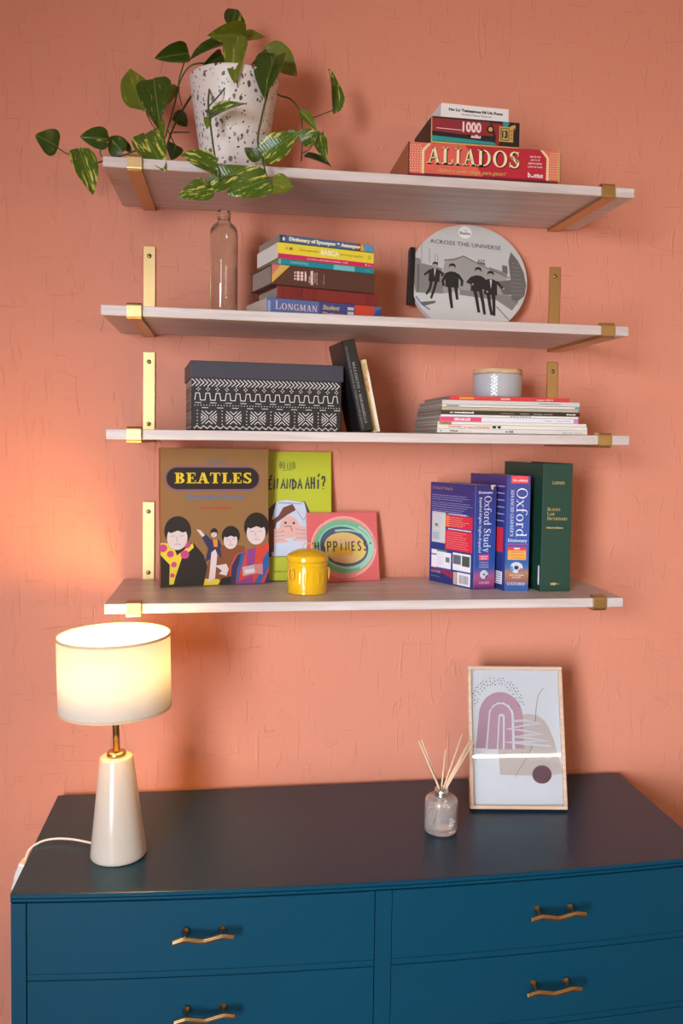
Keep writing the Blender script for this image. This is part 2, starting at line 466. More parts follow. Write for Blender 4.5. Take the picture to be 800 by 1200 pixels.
M_dark = mat('dark_recess', (25, 20, 16), .8)
SH = {1: (2.0277, -.001, -.00507, -.00321), 2: (1.75994, -.00318, -.00099, -.00663), 3: (1.54187, .00165, -.00056, .0023), 4: (1.22108, .0005, .0003, 0)}
DEP, THK = .29, .0181
def sz(n, x, y):
    z, e, mm, o = SH[n]; return z+e*(2*x-1)+mm*(-y/DEP)
def shelf_fn(n):
    return lambda c: Vector((c.x, c.y, c.z+sz(n, c.x, c.y)))
SN = {1: 'highest', 2: 'second highest', 3: 'third', 4: 'lowest'}
HOLD = {1: 'carrying the potted plant and game boxes', 2: 'carrying the glass bottle and round notebook', 3: 'carrying the patterned box and magazines', 4: 'carrying the yellow canister and blue dictionaries'}
for n in SH:
    o = SH[n][3]
    g = Geo(); g.box(o, -DEP, -THK, o+1, -.006, 0, M_shelf, .0012, 1, fn=shelf_fn(n))
    s = g.build('wall_shelf')
    tag(s, 'pale limewashed %s shelf board %s' % (SN[n], HOLD[n]), 'shelf', 'limewashed wall shelves')
def strip_path():
    """side profile (y, z) of the hooked arm, outer then inner line"""
    t = .006; zb = -THK; yo = -DEP; top = .0045
    outer = [(-.0005, zb-t)]; inner = [(-.0005, zb)]
    r = .006
    for k in range(6):
        a = R(270-90*k/5)
        outer.append((yo-.0006-t+r+r*math.cos(a), zb-t+r+r*math.sin(a)))
    for k in range(6):
        a = R(180-90*k/5)
        outer.append((yo-.0006-t+r+r*math.cos(a), top+t-r+r*math.sin(a)))
    outer.append((yo+.014, top+t))
    inner += [(yo-.0006, zb), (yo-.0006, top), (yo+.014, top)]
    # the tip folds down onto the board
    return outer+inner[::-1]
ARM = [(y, z if not (z > 0) else z-.0052) for y, z in strip_path()]
for n in SH:
    for side, bx in (('left', .0395), ('right', .9361)):
        ph = .167
        if n == 1 and side == 'right': bx, ph = .9285, .150
        if n == 1 and side == 'left': ph = .085
        z0 = sz(n, bx+.0128, 0)
        b = thing('shelf_bracket', 'brass hooked bracket at the %s end of the %s shelf' % (side, SN[n]), 'bracket', (bx, 0, z0), group='brass shelf brackets')
        g = Geo(); g.box(0, -.0046, -THK-.006, .0256, -.0004, ph, M_brass, .0008, 1); g.build('back_plate', None, b)
        tl = (sz(n, bx, -DEP)-z0)
        g = Geo(); g.prism(ARM, 'x', 0, .0256, M_brass, fn=lambda c: Vector((c.x, c.y, c.z+tl*(-c.y/DEP)))); g.build('arm', None, b)
        for zz in (ph-.021, .014):
            g = Geo()
            mt = Matrix.Translation((.0128, -.0046, zz)) @ Matrix.Rotation(PI/2, 4, 'X')
            g.lathe([(0, .0012), (.0032, .0010), (.0042, 0), (.0042, -.0005)], M_screw, 16, mtx=mt)
            g.box(-.0010, -.0010, .0009, .0010, .0010, .0014, M_dark, mtx=mt)
            g.lathe([(.0042, .0003), (.0047, .0003), (.0047, -.0003)], M_dark, 16, mtx=mt)
            g.build('screw', None, b)

# ------------------------------------------------------------------ dresser
M_blue = mat('petrol_blue_lacquer', (0, 63, 86), .42, 0, .25, bump=.10, bscale=90, vary=.03, vscale=8)
M_top = mat('petrol_blue_top', (12, 58, 82), .32, 0, .42, bump=.06, bscale=120)
M_hbrass = mat('aged_brass', (176, 148, 108), .3, 1.0, vary=.15, vscale=80)
DX0, DX1, DZ = -.1333, 1.1291, .7586
XC, HW = (DX0+DX1)/2, (DX1-DX0)/2
def bow(x): return -.430-.029*(1-((x-XC)/HW)**2)
dr = thing('dresser', 'petrol blue bow-fronted chest of drawers with brass handles under the shelves', 'dresser', (0, 0, 0))
NX = 36
def loft_x(g, prof, x0, x1, m, nx=NX):
    """prof(x) -> closed (y, z) section"""
    secs = []
    for i in range(nx+1):
        x = x0+(x1-x0)*i/nx
        secs.append([(x, y, z) for y, z in prof(x)])
    g.loft(secs, m)
g = Geo()
def top_prof(x):
    b = bow(x)
    return [(-.02, DZ), (b+.003, DZ), (b+.0012, DZ-.0006), (b, DZ-.002), (b, DZ-.0052), (b+.0032, DZ-.0062), (b+.0032, DZ-.0078), (b+.0006, DZ-.0088), (b+.0006, DZ-.0125), (b+.0022, DZ-.014), (b+.009, DZ-.018), (-.02, DZ-.018)]
loft_x(g, top_prof, DX0, DX1, M_top)
g.mats = [M_top, M_blue]
g.bm.faces.ensure_lookup_table()
for f in g.bm.faces:
    c = f.calc_center_median()
    if c.z < DZ-.0008: f.material_index = 1
g.build('top', None, dr)
for x0, x1 in ((DX0, DX0+.0245), (DX1-.0245, DX1)):
    g = Geo()
    loft_x(g, lambda x: [(-.02, DZ-.018), (bow(x)+.004, DZ-.018), (bow(x)+.004, .10), (-.02, .10)], x0, x1, M_blue, 4)
    g.build('side_panel', None, dr)
g = Geo(); loft_x(g, lambda x: [(-.022, DZ-.018), (bow(x)+.030, DZ-.018), (bow(x)+.030, .12), (-.022, .12)], DX0+.0245, DX1-.0245, M_dark); g.build('carcass', None, dr)
g = Geo(); loft_x(g, lambda x: [(bow(x)+.029, DZ-.018), (bow(x)+.006, DZ-.018), (bow(x)+.006, .13), (bow(x)+.029, .13)], .4825, .5115, M_blue, 4); g.build('divider', None, dr)
g = Geo(); loft_x(g, lambda x: [(-.02, .14), (bow(x)+.006, .14), (bow(x)+.006, .10), (-.02, .10)], DX0+.0245, DX1-.0245, M_blue); g.build('plinth', None, dr)
for lx in (DX0+.03, DX1-.07):
    for ly in (-.06, -.40):
        g = Geo(); g.loft([[(lx+.005, ly-.02, 0), (lx+.035, ly-.02, 0), (lx+.035, ly+.02, 0), (lx+.005, ly+.02, 0)], [(lx, ly-.025, .10), (lx+.04, ly-.025, .10), (lx+.04, ly+.025, .10), (lx, ly+.025, .10)]], M_blue)
        g.build('leg', None, dr)
def add_handle(parent, cx, cz):
    y = bow(cx)+.006
    g = Geo()
    for px in (-.031, .031):
        mt = Matrix.Translation((cx+px, y, cz+.004)) @ Matrix.Rotation(PI/2, 4, 'X')
        g.lathe([(.0062, 0), (.0062, .002), (.0036, .003), (.0032, .02), (.0032, .026), (0, .026)], M_hbrass, 16, mtx=mt)
    # reeded zigzag bar
    Z = [(-.051, -.0030), (-.0495, -.0027), (-.033, .0018), (-.0305, .0020), (-.003, -.0028), (0, -.0030), (.003, -.0026), (.0305, .0036), (.0335, .0038), (.0495, .0010), (.051, .0006)]
    for dz, dy, r in ((.0022, 0, .0027), (-.0022, 0, .0027), (0, -.0012, .0024)):
        g.tube([(cx+x, y-.027+dy, cz+z+dz+.002) for x, z in Z], r, M_hbrass, 10)
    g.build('handle', None, parent)
rows = [(.7392, .6042), (.6030, .4682), (.4670, .3322), (.3310, .145)]
for x0, x1, hx in ((DX0+.0258, .4812, .187), (.5128, DX1-.0258, .8105)):
    for i, (zt, zb) in enumerate(rows):
        g = Geo()
        def dprof(x, zt=zt, zb=zb):
            b = bow(x)+.0075
            return [(b+.02, zt), (b+.001, zt), (b, zt-.001), (b, zb+.0135), (b+.0012, zb+.0130), (b+.0012, zb+.0115), (b, zb+.0110), (b, zb+.001), (b+.001, zb), (b+.02, zb)]
        loft_x(g, dprof, x0, x1, M_blue)
        d = g.build('drawer', None, dr)
        add_handle(d, hx+(.0025 if hx < .5 else -.004)*i, (zt+zb)/2+.011-.002*i)

# ------------------------------------------------------------------ table lamp
def shade_material():
    m = bpy.data.materials.new('linen_shade'); m.use_nodes = True; nt = m.node_tree; nt.nodes.clear()
    o = nt.nodes.new('ShaderNodeOutputMaterial'); mx = nt.nodes.new('ShaderNodeMixShader'); mx.inputs[0].default_value = .42
    d = nt.nodes.new('ShaderNodeBsdfDiffuse'); t = nt.nodes.new('ShaderNodeBsdfTranslucent')
    d.inputs[0].default_value = (.82, .78, .72, 1); t.inputs[0].default_value = (.58, .60, .63, 1)
    nt.links.new(d.outputs[0], mx.inputs[1]); nt.links.new(t.outputs[0], mx.inputs[2]); nt.links.new(mx.outputs[0], o.inputs[0])
    return m
M_shade = shade_material()
M_trim = mat('beige_shade_tape', (214, 186, 152), .8)
M_ceramic = mat('greige_ceramic', (205, 192, 178), .22, 0, .5, vary=.02, vscale=20)
M_lbrass = mat('satin_brass', (188, 164, 118), .3, 1.0)
M_plastic = mat('white_plastic', (235, 228, 220), .35)
def emit_mat(name, c, s):
    m = bpy.data.materials.new(name); m.use_nodes = True; p = m.node_tree.nodes['Principled BSDF']
    p.inputs['Emission Color'].default_value = lin(c)+(1,); p.inputs['Emission Strength'].default_value = s
    p.inputs['Base Color'].default_value = (.9, .85, .8, 1)
    return m
M_bulb = emit_mat('lit_bulb', (255, 200, 130), 30)
lamp = thing('table_lamp', 'lit table lamp with white drum shade and tapered beige ceramic base', 'lamp', (.0276, -.3036, DZ), (0, R(-1.25), 0))
g = Geo(); g.lathe([(0, .0005), (.049, .0005), (.0505, .003), (.0505, .006), (.0300, .181), (.0285, .1845), (.026, .1855), (.015, .1857), (0, .1857)], M_ceramic, 64); g.build('base', None, lamp)
g = Geo(); g.lathe([(0, .1857), (.0168, .1857), (.0174, .1875), (.0174, .1915), (.016, .1932), (.0075, .1936), (0, .1936)], M_lbrass, 40); g.build('collar', None, lamp)
g = Geo(); g.lathe([(0, .193), (.0062, .193), (.0062, .300), (0, .300)], M_lbrass, 24); g.build('stem', None, lamp)
g = Geo(); g.lathe([(0, .292), (.013, .292), (.014, .294), (.014, .319), (.010, .322), (0, .322)], M_plastic, 24); g.build('bulb_holder', None, lamp)
g = Geo(); g.lathe([(0, .322), (.010, .322), (.013, .327), (.021, .336), (.024, .343), (.022, .351), (.013, .358), (0, .360)], M_bulb, 24); g.build('bulb', None, lamp)
SB, ST = .2745, .4095
g = Geo(); g.lathe([(.1000, SB), (.1000, ST), (.0994, ST), (.0994, SB), (.1000, SB)], M_shade, 72); sh = g.build('shade', None, lamp)
for z0, z1 in ((SB-.0006, SB+.0045), (ST-.0042, ST+.0006)):
    g = Geo(); g.lathe([(.1006, z0), (.1006, z1), (.0988, z1), (.0988, z0), (.1006, z0)], M_trim, 72); g.build('trim_ring', None, sh)
g = Geo()
for k in range(3):
    a = R(40+120*k); g.tube([(.012*math.cos(a), .012*math.sin(a), .292), (.099*math.cos(a), .099*math.sin(a), .281)], .0011, M_lbrass, 6)
g.build('shade_carrier', None, lamp)
bl = bpy.data.lights.new('bulb_light', 'POINT'); bl.energy = 7.6; bl.color = (1.0, .56, .17); bl.shadow_soft_size = .03
bo = bpy.data.objects.new('bulb_light', bl); col.objects.link(bo); bo.location = (0, 0, .376); bo.parent = lamp
def L2(p): # world -> lamp local (the small tilt is negligible for the flex)
    return (p[0]-.0276, p[1]+.3036, p[2]-DZ)
g = Geo(); g.tube(catmull([L2(p) for p in ((-.018, -.284, .772), (-.030, -.272, .7700), (-.065, -.250, .7685), (-.098, -.242, .7680), (-.122, -.248, .7665), (-.1395, -.258, .7585), (-.1445, -.266, .7475), (-.1465, -.2695, .743))], 8), .0021, M_plastic, 8)
g.build('flex', None, lamp)
g = Geo()
sw = Matrix.Translation(L2((-.1535, -.272, .7175))) @ Euler((R(4), R(18), R(-8))).to_matrix().to_4x4()
g.box(-.0075, -.0115, -.028, .0075, .0115, .028, M_plastic, .003, 2, mtx=sw); g.box(-.0095, -.006, -.009, -.007, .006, .009, M_plastic, .001, 1, mtx=sw)
g.tube([sw @ Vector((0, 0, -.027)), sw @ Vector((.003, .002, -.06)), L2((-.150, -.19, .50)), L2((-.155, -.06, .25))], .0021, M_plastic, 8)
g.build('inline_switch', None, lamp)

# ------------------------------------------------------------------ reed diffuser
def glass(name, c=(1, 1, 1), rough=.0, ior=1.45):
    m, nt, p = nodes_mat(name)
    p.inputs['Base Color'].default_value = c+(1,); p.inputs['Roughness'].default_value = rough
    p.inputs['Transmission Weight'].default_value = 1; p.inputs['IOR'].default_value = ior
    return m
M_dglass = glass('frosted_pink_glass', (.98, .91, .88), .2)
M_dglass.node_tree.nodes['Principled BSDF'].inputs['Transmission Weight'].default_value = .82
M_dglass_clear = glass('clear_thin_glass', (.97, .96, .94), .02)
M_liquid = glass('scented_oil', (.90, .88, .80), .0, 1.36)
M_steel = mat('brushed_steel', (205, 208, 212), .28, 1.0)
M_reed = mat('rattan_reed', (226, 200, 168), .7, vary=.06, vscale=90)
M_whiteink = ink('white', (240, 240, 238))
df = thing('reed_diffuser', 'small round glass reed diffuser bottle on the dresser before the framed print', 'diffuser', (.6425, -.272, DZ))
g = Geo()
g.lathe([(0, .0006), (.029, .0006), (.0315, .0025), (.0322, .006), (.0322, .060), (.031, .066), (.027, .0695), (.013, .0715), (.011, .073), (.011, .086), (.0085, .086), (.0085, .0725), (.012, .069), (.026, .067), (.0292, .0635), (.0298, .059), (.0298, .010), (.027, .0065), (0, .0062)], M_dglass, 56)
bt = g.build('bottle', None, df)
g = Geo(); g.lathe([(0, .0068), (.0266, .0068), (.0294, .0105), (.0294, .046), (0, .046)], M_liquid, 48); g.build('oil', None, df)
g = Geo(); g.lathe([(.0112, .0712), (.0138, .0712), (.0142, .073), (.0132, .0755), (.0132, .0765), (.0138, .078), (.0132, .0795), (.0132, .0862), (.0092, .0868), (.0092, .0855), (.0112, .085), (.0112, .0712)], M_steel, 40); g.build('collar', None, df)
# lettering wraps round the bottle
def wrap(parent, name, rows, r, a0):
    V = []; F = []
    for (t, x0, x1, z, h) in rows:
        tv, tf, w = sans(t, .03); k = (x1-x0)/w; b = len(V)
        for x, y in tv:
            a = a0+(x0+x*k)/r
            V.append((r*math.sin(a), -r*math.cos(a), z+y*h))
        F += [tuple(b+i for i in f) for f in tf]
    me = bpy.data.meshes.new(name); me.from_pydata(V, [], F); me.materials.append(M_whiteink)
    o = bpy.data.objects.new(name, me); col.objects.link(o); o.parent = parent
wrap(bt, 'lettering', [('THE', .002, .0105, .0325, .0042), ('CANDLE', .002, .0185, .0265, .0042), ('SHOP', .002, .0140, .0205, .0042), ('BLACK FIG', .002, .0175, .009, .0021)], .0325, R(12))
RN = ['leftmost', 'second from left', 'short middle upright', 'tallest', 'third from right', 'second from right', 'rightmost']
reeds = [((.597, -.262, .9370), (-.003, -.004)), ((.6035, -.258, .9370), (-.002, .003)), ((.6535, -.255, .9165), (.0005, .005)), ((.6865, -.255, .9455), (.001, -.002)), ((.7005, -.262, .9340), (.003, .003)), ((.7045, -.258, .9335), (.0045, -.001)), ((.7090, -.264, .9345), (.004, -.005))]
for tip, (ox, oy) in reeds:
    T_ = Vector(tip); N_ = Vector((.6425+ox, -.272+oy, DZ+.080))
    d = (T_-N_).normalized(); bot = N_-d*((N_.z-(DZ+.0115))/d.z)
    q = Vector((bot.x-.6425, bot.y+.272, 0))
    if q.length > .025: bot = Vector((.6425, -.272, bot.z))+q.normalized()*.025
    g = Geo(); g.tube([(0, 0, 0), N_-bot, T_-bot], .00165, M_reed, 8)
    o = g.build('diffuser_reed', loc=bot)
    tag(o, '%s thin pale rattan reed standing in the small glass diffuser bottle' % RN[reeds.index((tip, (ox, oy)))], 'reed', 'reeds in the diffuser')

# ------------------------------------------------------------------ framed print
M_frame = wood('oak_frame', (204, 172, 148), (222, 192, 168), 8, 120, .5)
M_print = mat('print_paper', (238, 243, 250), .6)
M_pglass = mat('picture_glass', (255, 255, 255), .02)
M_pglass.node_tree.nodes['Principled BSDF'].inputs['Transmission Weight'].default_value = 1
M_pglass.node_tree.nodes['Principled BSDF'].inputs['IOR'].default_value = 1.45
M_board = mat('backing_board', (120, 88, 62), .8)
ang = math.atan2(-.2174+.1918, .9268-.7252)
PW, PH = .2035, .292
fr = thing('picture_frame', 'framed abstract art print in thin oak frame standing on the dresser', 'picture', (.7252, -.1918, DZ+.0054), (R(-16.5), 0, ang))
fr.rotation_mode = 'XYZ'
g = Geo(); w = .0078
for a in ((0, 0, PW, w), (0, PH-w, PW, PH), (0, w, w, PH-w), (PW-w, w, PW, PH-w)):
    g.box(a[0], -.001, a[1], a[2], .017, a[3], M_frame, .0012, 1)
g.build('frame', None, fr)
g = Geo(); g.box(w, .0085, w, PW-w, .0140, PH-w, M_board); g.build('backing', None, fr)
g = Geo(); g.box(w, .0074, w, PW-w, .0084, PH-w, M_print); sheet = g.build('print_sheet', None, fr)
g = Geo(); g.box(w, .0035, w, PW-w, .0055, PH-w, M_pglass); g.build('pane', None, fr)
g = Geo()   # easel leg at the back
lx = PW/2
g.loft([[(lx-.022, .100, .0300), (lx+.022, .100, .0300), (lx+.022, .103, .0308), (lx-.022, .103, .0308)], [(lx-.012, .0145, .19), (lx+.012, .0145, .19), (lx+.012, .0175, .19), (lx-.012, .0175, .19)]], M_board)
g.build('easel_leg', None, fr)
IW, IH = PW-2*w, PH-2*w
P = Print((w, .0074, w), (1, 0, 0), (0, 0, 1), IW, IH)
mauve = ink('mauve', (198, 158, 178)); beige = ink('beige', (214, 203, 198)); pale = ink('pale_grey_white', (228, 228, 233)); plum = ink('plum', (106, 74, 86)); dk = ink('charcoal_line', (88, 80, 86)); white = ink('paper_white', (236, 238, 242))
def FX(x): return (x-92)/(694-92)
def FY(y): return 1-(y-85)/(1018-85)
def arch(xl, xr, top, bot, m, lev, lean=0):
    """an upright arch filled down to its foot"""
    pts = [(FX(xl-lean), FY(bot))]
    cx = (xl+xr)/2; r = (xr-xl)/2; hh = r*1.15
    for k in range(25):
        a = PI-PI*k/24
        pts.append((FX(cx+r*math.cos(a)+12), FY(top+hh-hh*math.sin(a))))
    pts.append((FX(xr+lean), FY(bot)))
    P.poly(pts, m, lev)
P.poly([(FX(x), FY(y)) for x, y in ((275, 815), (268, 640), (300, 520), (340, 450), (420, 405), (480, 394), (540, 405), (590, 440), (625, 505), (650, 580), (668, 660), (690, 740), (694, 805), (560, 817), (400, 818))], beige, 0)
arch(128, 430, 243, 636, mauve, 1, 14)
arch(195, 368, 312, 640, white, 2, 14); arch(205, 352, 328, 640, mauve, 3, 12)
arch(262, 306, 395, 640, white, 4, 4); arch(272, 292, 412, 640, mauve, 5, 6)
for pts in (((370, 445), (460, 440), (560, 462), (470, 470), (335, 500), (450, 510), (572, 535), (480, 540), (370, 556), (470, 562), (610, 580), (470, 588), (310, 592), (460, 604), (630, 616)),):
    P.stroke([(FX(x), FY(y)) for x, y in pts], .0046, pale, 6)
P.stroke([(FX(x), FY(y)) for x, y in ((594, 210), (570, 236), (552, 268), (543, 310), (536, 350), (530, 400), (524, 450))], .0007, dk, 7, .0012)
P.stroke([(FX(x), FY(y)) for x, y in ((497, 615), (488, 645), (466, 680), (440, 725), (405, 780), (376, 830))], .0013, dk, 7, .0006)
P.ell(FX(558), FY(811), 66/602, 62/933, plum, 7, rot=10)
rnd = random.Random(4)
spots = []
while len(spots) < 58:
    a = R(rnd.uniform(8, 172)); q = rnd.uniform(1.05, 1.42)
    c = (268-150*q*math.cos(a)*.9, 362-158*q*math.sin(a))
    if c[0] > 104 and all(math.hypot(c[0]-d[0], c[1]-d[1]) > 19 for d in spots): spots.append(c)
for c in spots: P.ell(FX(c[0]), FY(c[1]), .0055+.003*rnd.random(), .0036+.002*rnd.random(), dk, 6, k=8, rot=rnd.uniform(0, 90))
for k in range(16):
    a = R(20+140*k/15); P.ell(FX(292-84*math.cos(a)), FY(405-92*math.sin(a)), .006, .004, dk, 6, k=6) if k % 3 else None
P.build('artwork', sheet)

# ------------------------------------------------------------------ books: shared builder
def page_material():
    m, nt, p = nodes_mat('page_edges')
    N = nt.nodes.new; L = nt.links.new
    tc = N('ShaderNodeTexCoord'); mp = N('ShaderNodeMapping'); mp.inputs['Scale'].default_value = (1, 1, 1)
    n = N('ShaderNodeTexNoise'); n.inputs['Scale'].default_value = 700; n.inputs['Detail'].default_value = 2
    L(tc.outputs['Object'], mp.inputs[0]); L(mp.outputs[0], n.inputs['Vector'])
    r = N('ShaderNodeMixRGB'); r.inputs[1].default_value = lin((172, 150, 132))+(1,); r.inputs[2].default_value = lin((206, 188, 168))+(1,)
    L(n.outputs['Fac'], r.inputs[0]); L(r.outputs[0], p.inputs['Base Color']); p.inputs['Roughness'].default_value = .85
    return m
M_pages = page_material()
M_pages_white = mat('white_page_edges', (226, 214, 206), .85, vary=.04, vscale=600)
M_pages_grey = mat('grey_page_edges', (150, 132, 120), .85, vary=.10, vscale=500)
def book(name, label, cat, loc, rot, T, W, H, lying, cover, hard=False, skew=0.0, pages=None, group=None, spine=None):
    """spine at the front; standing books have their thickness along x, lying ones along z"""
    b = thing(name, label, cat, loc, rot, group)
    cs = math.cos(skew); sn = math.sin(skew)
    def fn(c):
        t, w, h = c
        if lying: return Vector((h, w, t))
        return Vector((t-w*sn, w*cs, h))
    bt = .0026 if hard else .0009; ov = .003 if hard else .0
    g = Geo(); bv = bt*.45
    g.box(0, bt*.6, 0, bt, W, H, cover, bv, 1, fn=fn); g.box(T-bt, bt*.6, 0, T, W, H, cover, bv, 1, fn=fn)
    g.box(0, 0, 0, T, bt, H, spine or cover, bv, 1, fn=fn)
    if hard:
        g.box(0, bt, .001, T, bt+.0018, H-.001, cover, 0, fn=fn)
    c = g.build('cover', None, b)
    g = Geo(); g.box(bt, bt+.0004, ov+.0003, T-bt, W-ov-.0006, H-ov-.0006, pages or M_pages, fn=fn); g.build('pages', None, b)
    return b
def spine_print(b, T, H, lying):
    if lying: return Print((0, 0, 0), (1, 0, 0), (0, 0, 1), H, T)
    return Print((0, 0, 0), (1, 0, 0), (0, 0, 1), T, H)
def side_print(W, H, skew=0.0):
    d = Vector((-math.sin(skew), math.cos(skew), 0))
    return Print(d*W, -d, (0, 0, 1), W, H)
black = ink('black', (26, 22, 22)); cream = ink('cream', (236, 218, 168)); gold = ink('gold', (196, 158, 82)); red = ink('red', (214, 44, 58)); yellow = ink('yellow', (236, 204, 48))
teal = ink('teal', (36, 142, 142)); pinkw = ink('pale_pink', (240, 208, 206)); orange = ink('orange', (232, 150, 66)); greyink = ink('grey', (120, 116, 116)); lightgrey = ink('light_grey', (198, 196, 192)); navy = ink('navy', (44, 50, 110))

# ------------------------------------------------------------------ highest shelf: game boxes
def carton(name, label, loc, rot, W, D, H, m_front, m_side, lid=None, group=None, bev=.0012):
    b = thing(name, label, 'box', loc, rot, group)
    g = Geo()
    if lid:
        g.box(.0012, .0012, 0, W-.0012, D-.0012, H*.5, m_side, bev, 1); g.build('tray', None, b)
        g = Geo(); g.box(0, 0, .004, W, D, H, m_front, bev, 1); c = g.build('lid', None, b)
    else:
        g.box(0, 0, 0, W, D, H, m_front, bev, 1); c = g.build('carton', None, b)
    return b, c
M_ali = mat('crimson_card', (182, 32, 50), .45); M_ali2 = ink('salmon_red', (214, 92, 76), .45); M_maroon = mat('maroon_card', (132, 36, 42), .45)
M_whitecard = mat('white_card', (232, 226, 222), .5)
W, H = .2962, .0610
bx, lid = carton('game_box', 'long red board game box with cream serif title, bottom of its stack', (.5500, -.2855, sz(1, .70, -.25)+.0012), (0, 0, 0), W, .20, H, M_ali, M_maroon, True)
P = Print((0, 0, 0), (1, 0, 0), (0, 0, 1), W, H)
stripe = ink('cream_stripe', (232, 200, 150)); darkmaroon = ink('dark_maroon', (92, 20, 30)); dots = ink('pattern_salmon', (216, 106, 92))
P.poly([(.0, .07), (.485, .07), (.37, .985), (0, .985)], M_ali2, 0)
for x0, x1 in ((.0, .085), (.925, .985)):
    P.rect(x0, .06, x1, .99, dots, 1)
    nx = 5 if x0 == 0 else 4
    for i in range(nx):
        for j in range(11):
            cx = x0+(x1-x0)*(i+.5+.25*(j % 2))/nx; cy = .1+.84*(j+.5)/11
            P.poly([(cx-.005, cy), (cx, cy-.022), (cx+.005, cy), (cx, cy+.022)], stripe, 2)
P.rect(.985, .04, 1.0, 1, gold, 1); P.rect(0, .04, .008, 1, darkmaroon, 2)
for s_ in (0, 1):
    f = (lambda x: x) if not s_ else (lambda x: 1-x+.01)
    P.poly([(f(.086), .06), (f(.103), .06), (f(.103), .74), (f(.148), .985), (f(.128), .985), (f(.086), .77)], stripe, 3)
    P.poly([(f(.086), .77), (f(.128), .985), (f(.086), .985)], dots, 2)
P.serif('ALIADOS', .122, .736, .355, .50, black, 3, T=.22, n=.085)
P.serif('ALIADOS', .118, .732, .385, .50, cream, 4, T=.19, n=.065)
P.text('\u00bfSabes a qui\u00e9n elegir para ganar?', .19, .64, .135, .11, gold, 3, .02, .25)
for i, (t, a, b_) in enumerate((('Juego de mesa', .795, .868), ('para 2 a 10', .802, .862), ('jugadores adultos', .785, .878), ('a partir de 16 a\u00f1os', .782, .882))):
    P.text(t, a, b_, .75-.105*i, .06, pinkw, 3, .02)
P.text('b', .785, .804, .135, .15, white, 3, .02); P.ell(.815, .155, .006, .028, white, 3, k=10); P.text('ntus', .826, .886, .135, .14, white, 3, .02)
P.rect(.1, .0, .93, .05, darkmaroon, 3)
P.build('front_print', lid)
P = Print((0, .20, 0), (0, -1, 0), (0, 0, 1), .20, H); P.rect(0, .04, 1, 1, ink('box_end_shade', (178, 104, 72)), 0); P.build('side_print', lid)  # shade and reflected wall colour on the red box end, painted as flat brown-orange
M_blackcard = mat('black_card', (30, 24, 24), .45)
W, H = .1745, .0500
b2, c2 = carton('card_game_box', 'dark card game box with teal stripe and big white number 1000', (.5925, -.2845, sz(1, .70, -.25)+.0626), (0, 0, R(2)), W, .13, H, M_blackcard, M_blackcard)
P = Print((0, 0, 0), (1, 0, 0), (0, 0, 1), W, H)
P.rect(0, 0, 1, .07, gold, 1); P.rect(0, 0, .012, 1, gold, 1)
P.poly([(.012, .46), (.3, .40), (.70, .42), (.66, .93), (.012, .93)], ink('maroon', (140, 36, 44)), 0)
P.poly([(.012, .09), (.76, .09), (.70, .19), (.4, .235), (.012, .28)], teal, 1)
P.poly([(.68, .9), (.82, .9), (.80, .45), (.76, .1), (.72, .1), (.73, .4)], ink('maroon', (140, 36, 44)), 1)
P.ring(.95, .55, .10, .34, .045, .12, gold, 2, 90, 220); P.ring(.95, .35, .10, .42, .03, .1, ink('maroon', (140, 36, 44)), 2, 90, 200)
P.poly([(.80, .97), (.88, .97), (.86, .75), (.82, .7)], teal, 2)
P.text('1000', .350, .562, .50, .37, pinkw, 3, .035)
P.text('millas', .445, .56, .29, .13, pinkw, 3, .04, .2)
P.stroke([(.06, .565), (.34, .545)], .0012, pinkw, 3)
P.ell(.665, .66, .042, .15, black, 3); P.ell(.665, .66, .024, .085, gold, 4)
P.rect(.765, .24, .925, .80, gold, 4); P.rect(.78, .29, .878, .75, black, 5); P.rect(.788, .315, .87, .725, gold, 6); P.text('13', .795, .862, .38, .27, black, 7, .05)
for k in range(3): P.rect(.888, .34+.14*k, .918, .42+.14*k, ink('ochre', (170, 120, 50)), 5)
P.build('front_print', c2)
W, H = .1358, .0270
b3, c3 = carton('small_card_box', 'small white card box with black title on top of the game boxes', (.6125, -.279, sz(1, .70, -.25)+.1130), (0, 0, R(4)), W, .09, H, M_whitecard, M_whitecard)
P = Print((0, 0, 0), (1, 0, 0), (0, 0, 1), W, H)
P.text('No Lo Testeamos Ni Un Poco', .11, .905, .50, .185, black, 2, .05)
P.text("We Didn't Playtest This at All", .29, .73, .27, .10, greyink, 2, .03)
P.build('front_print', c3)

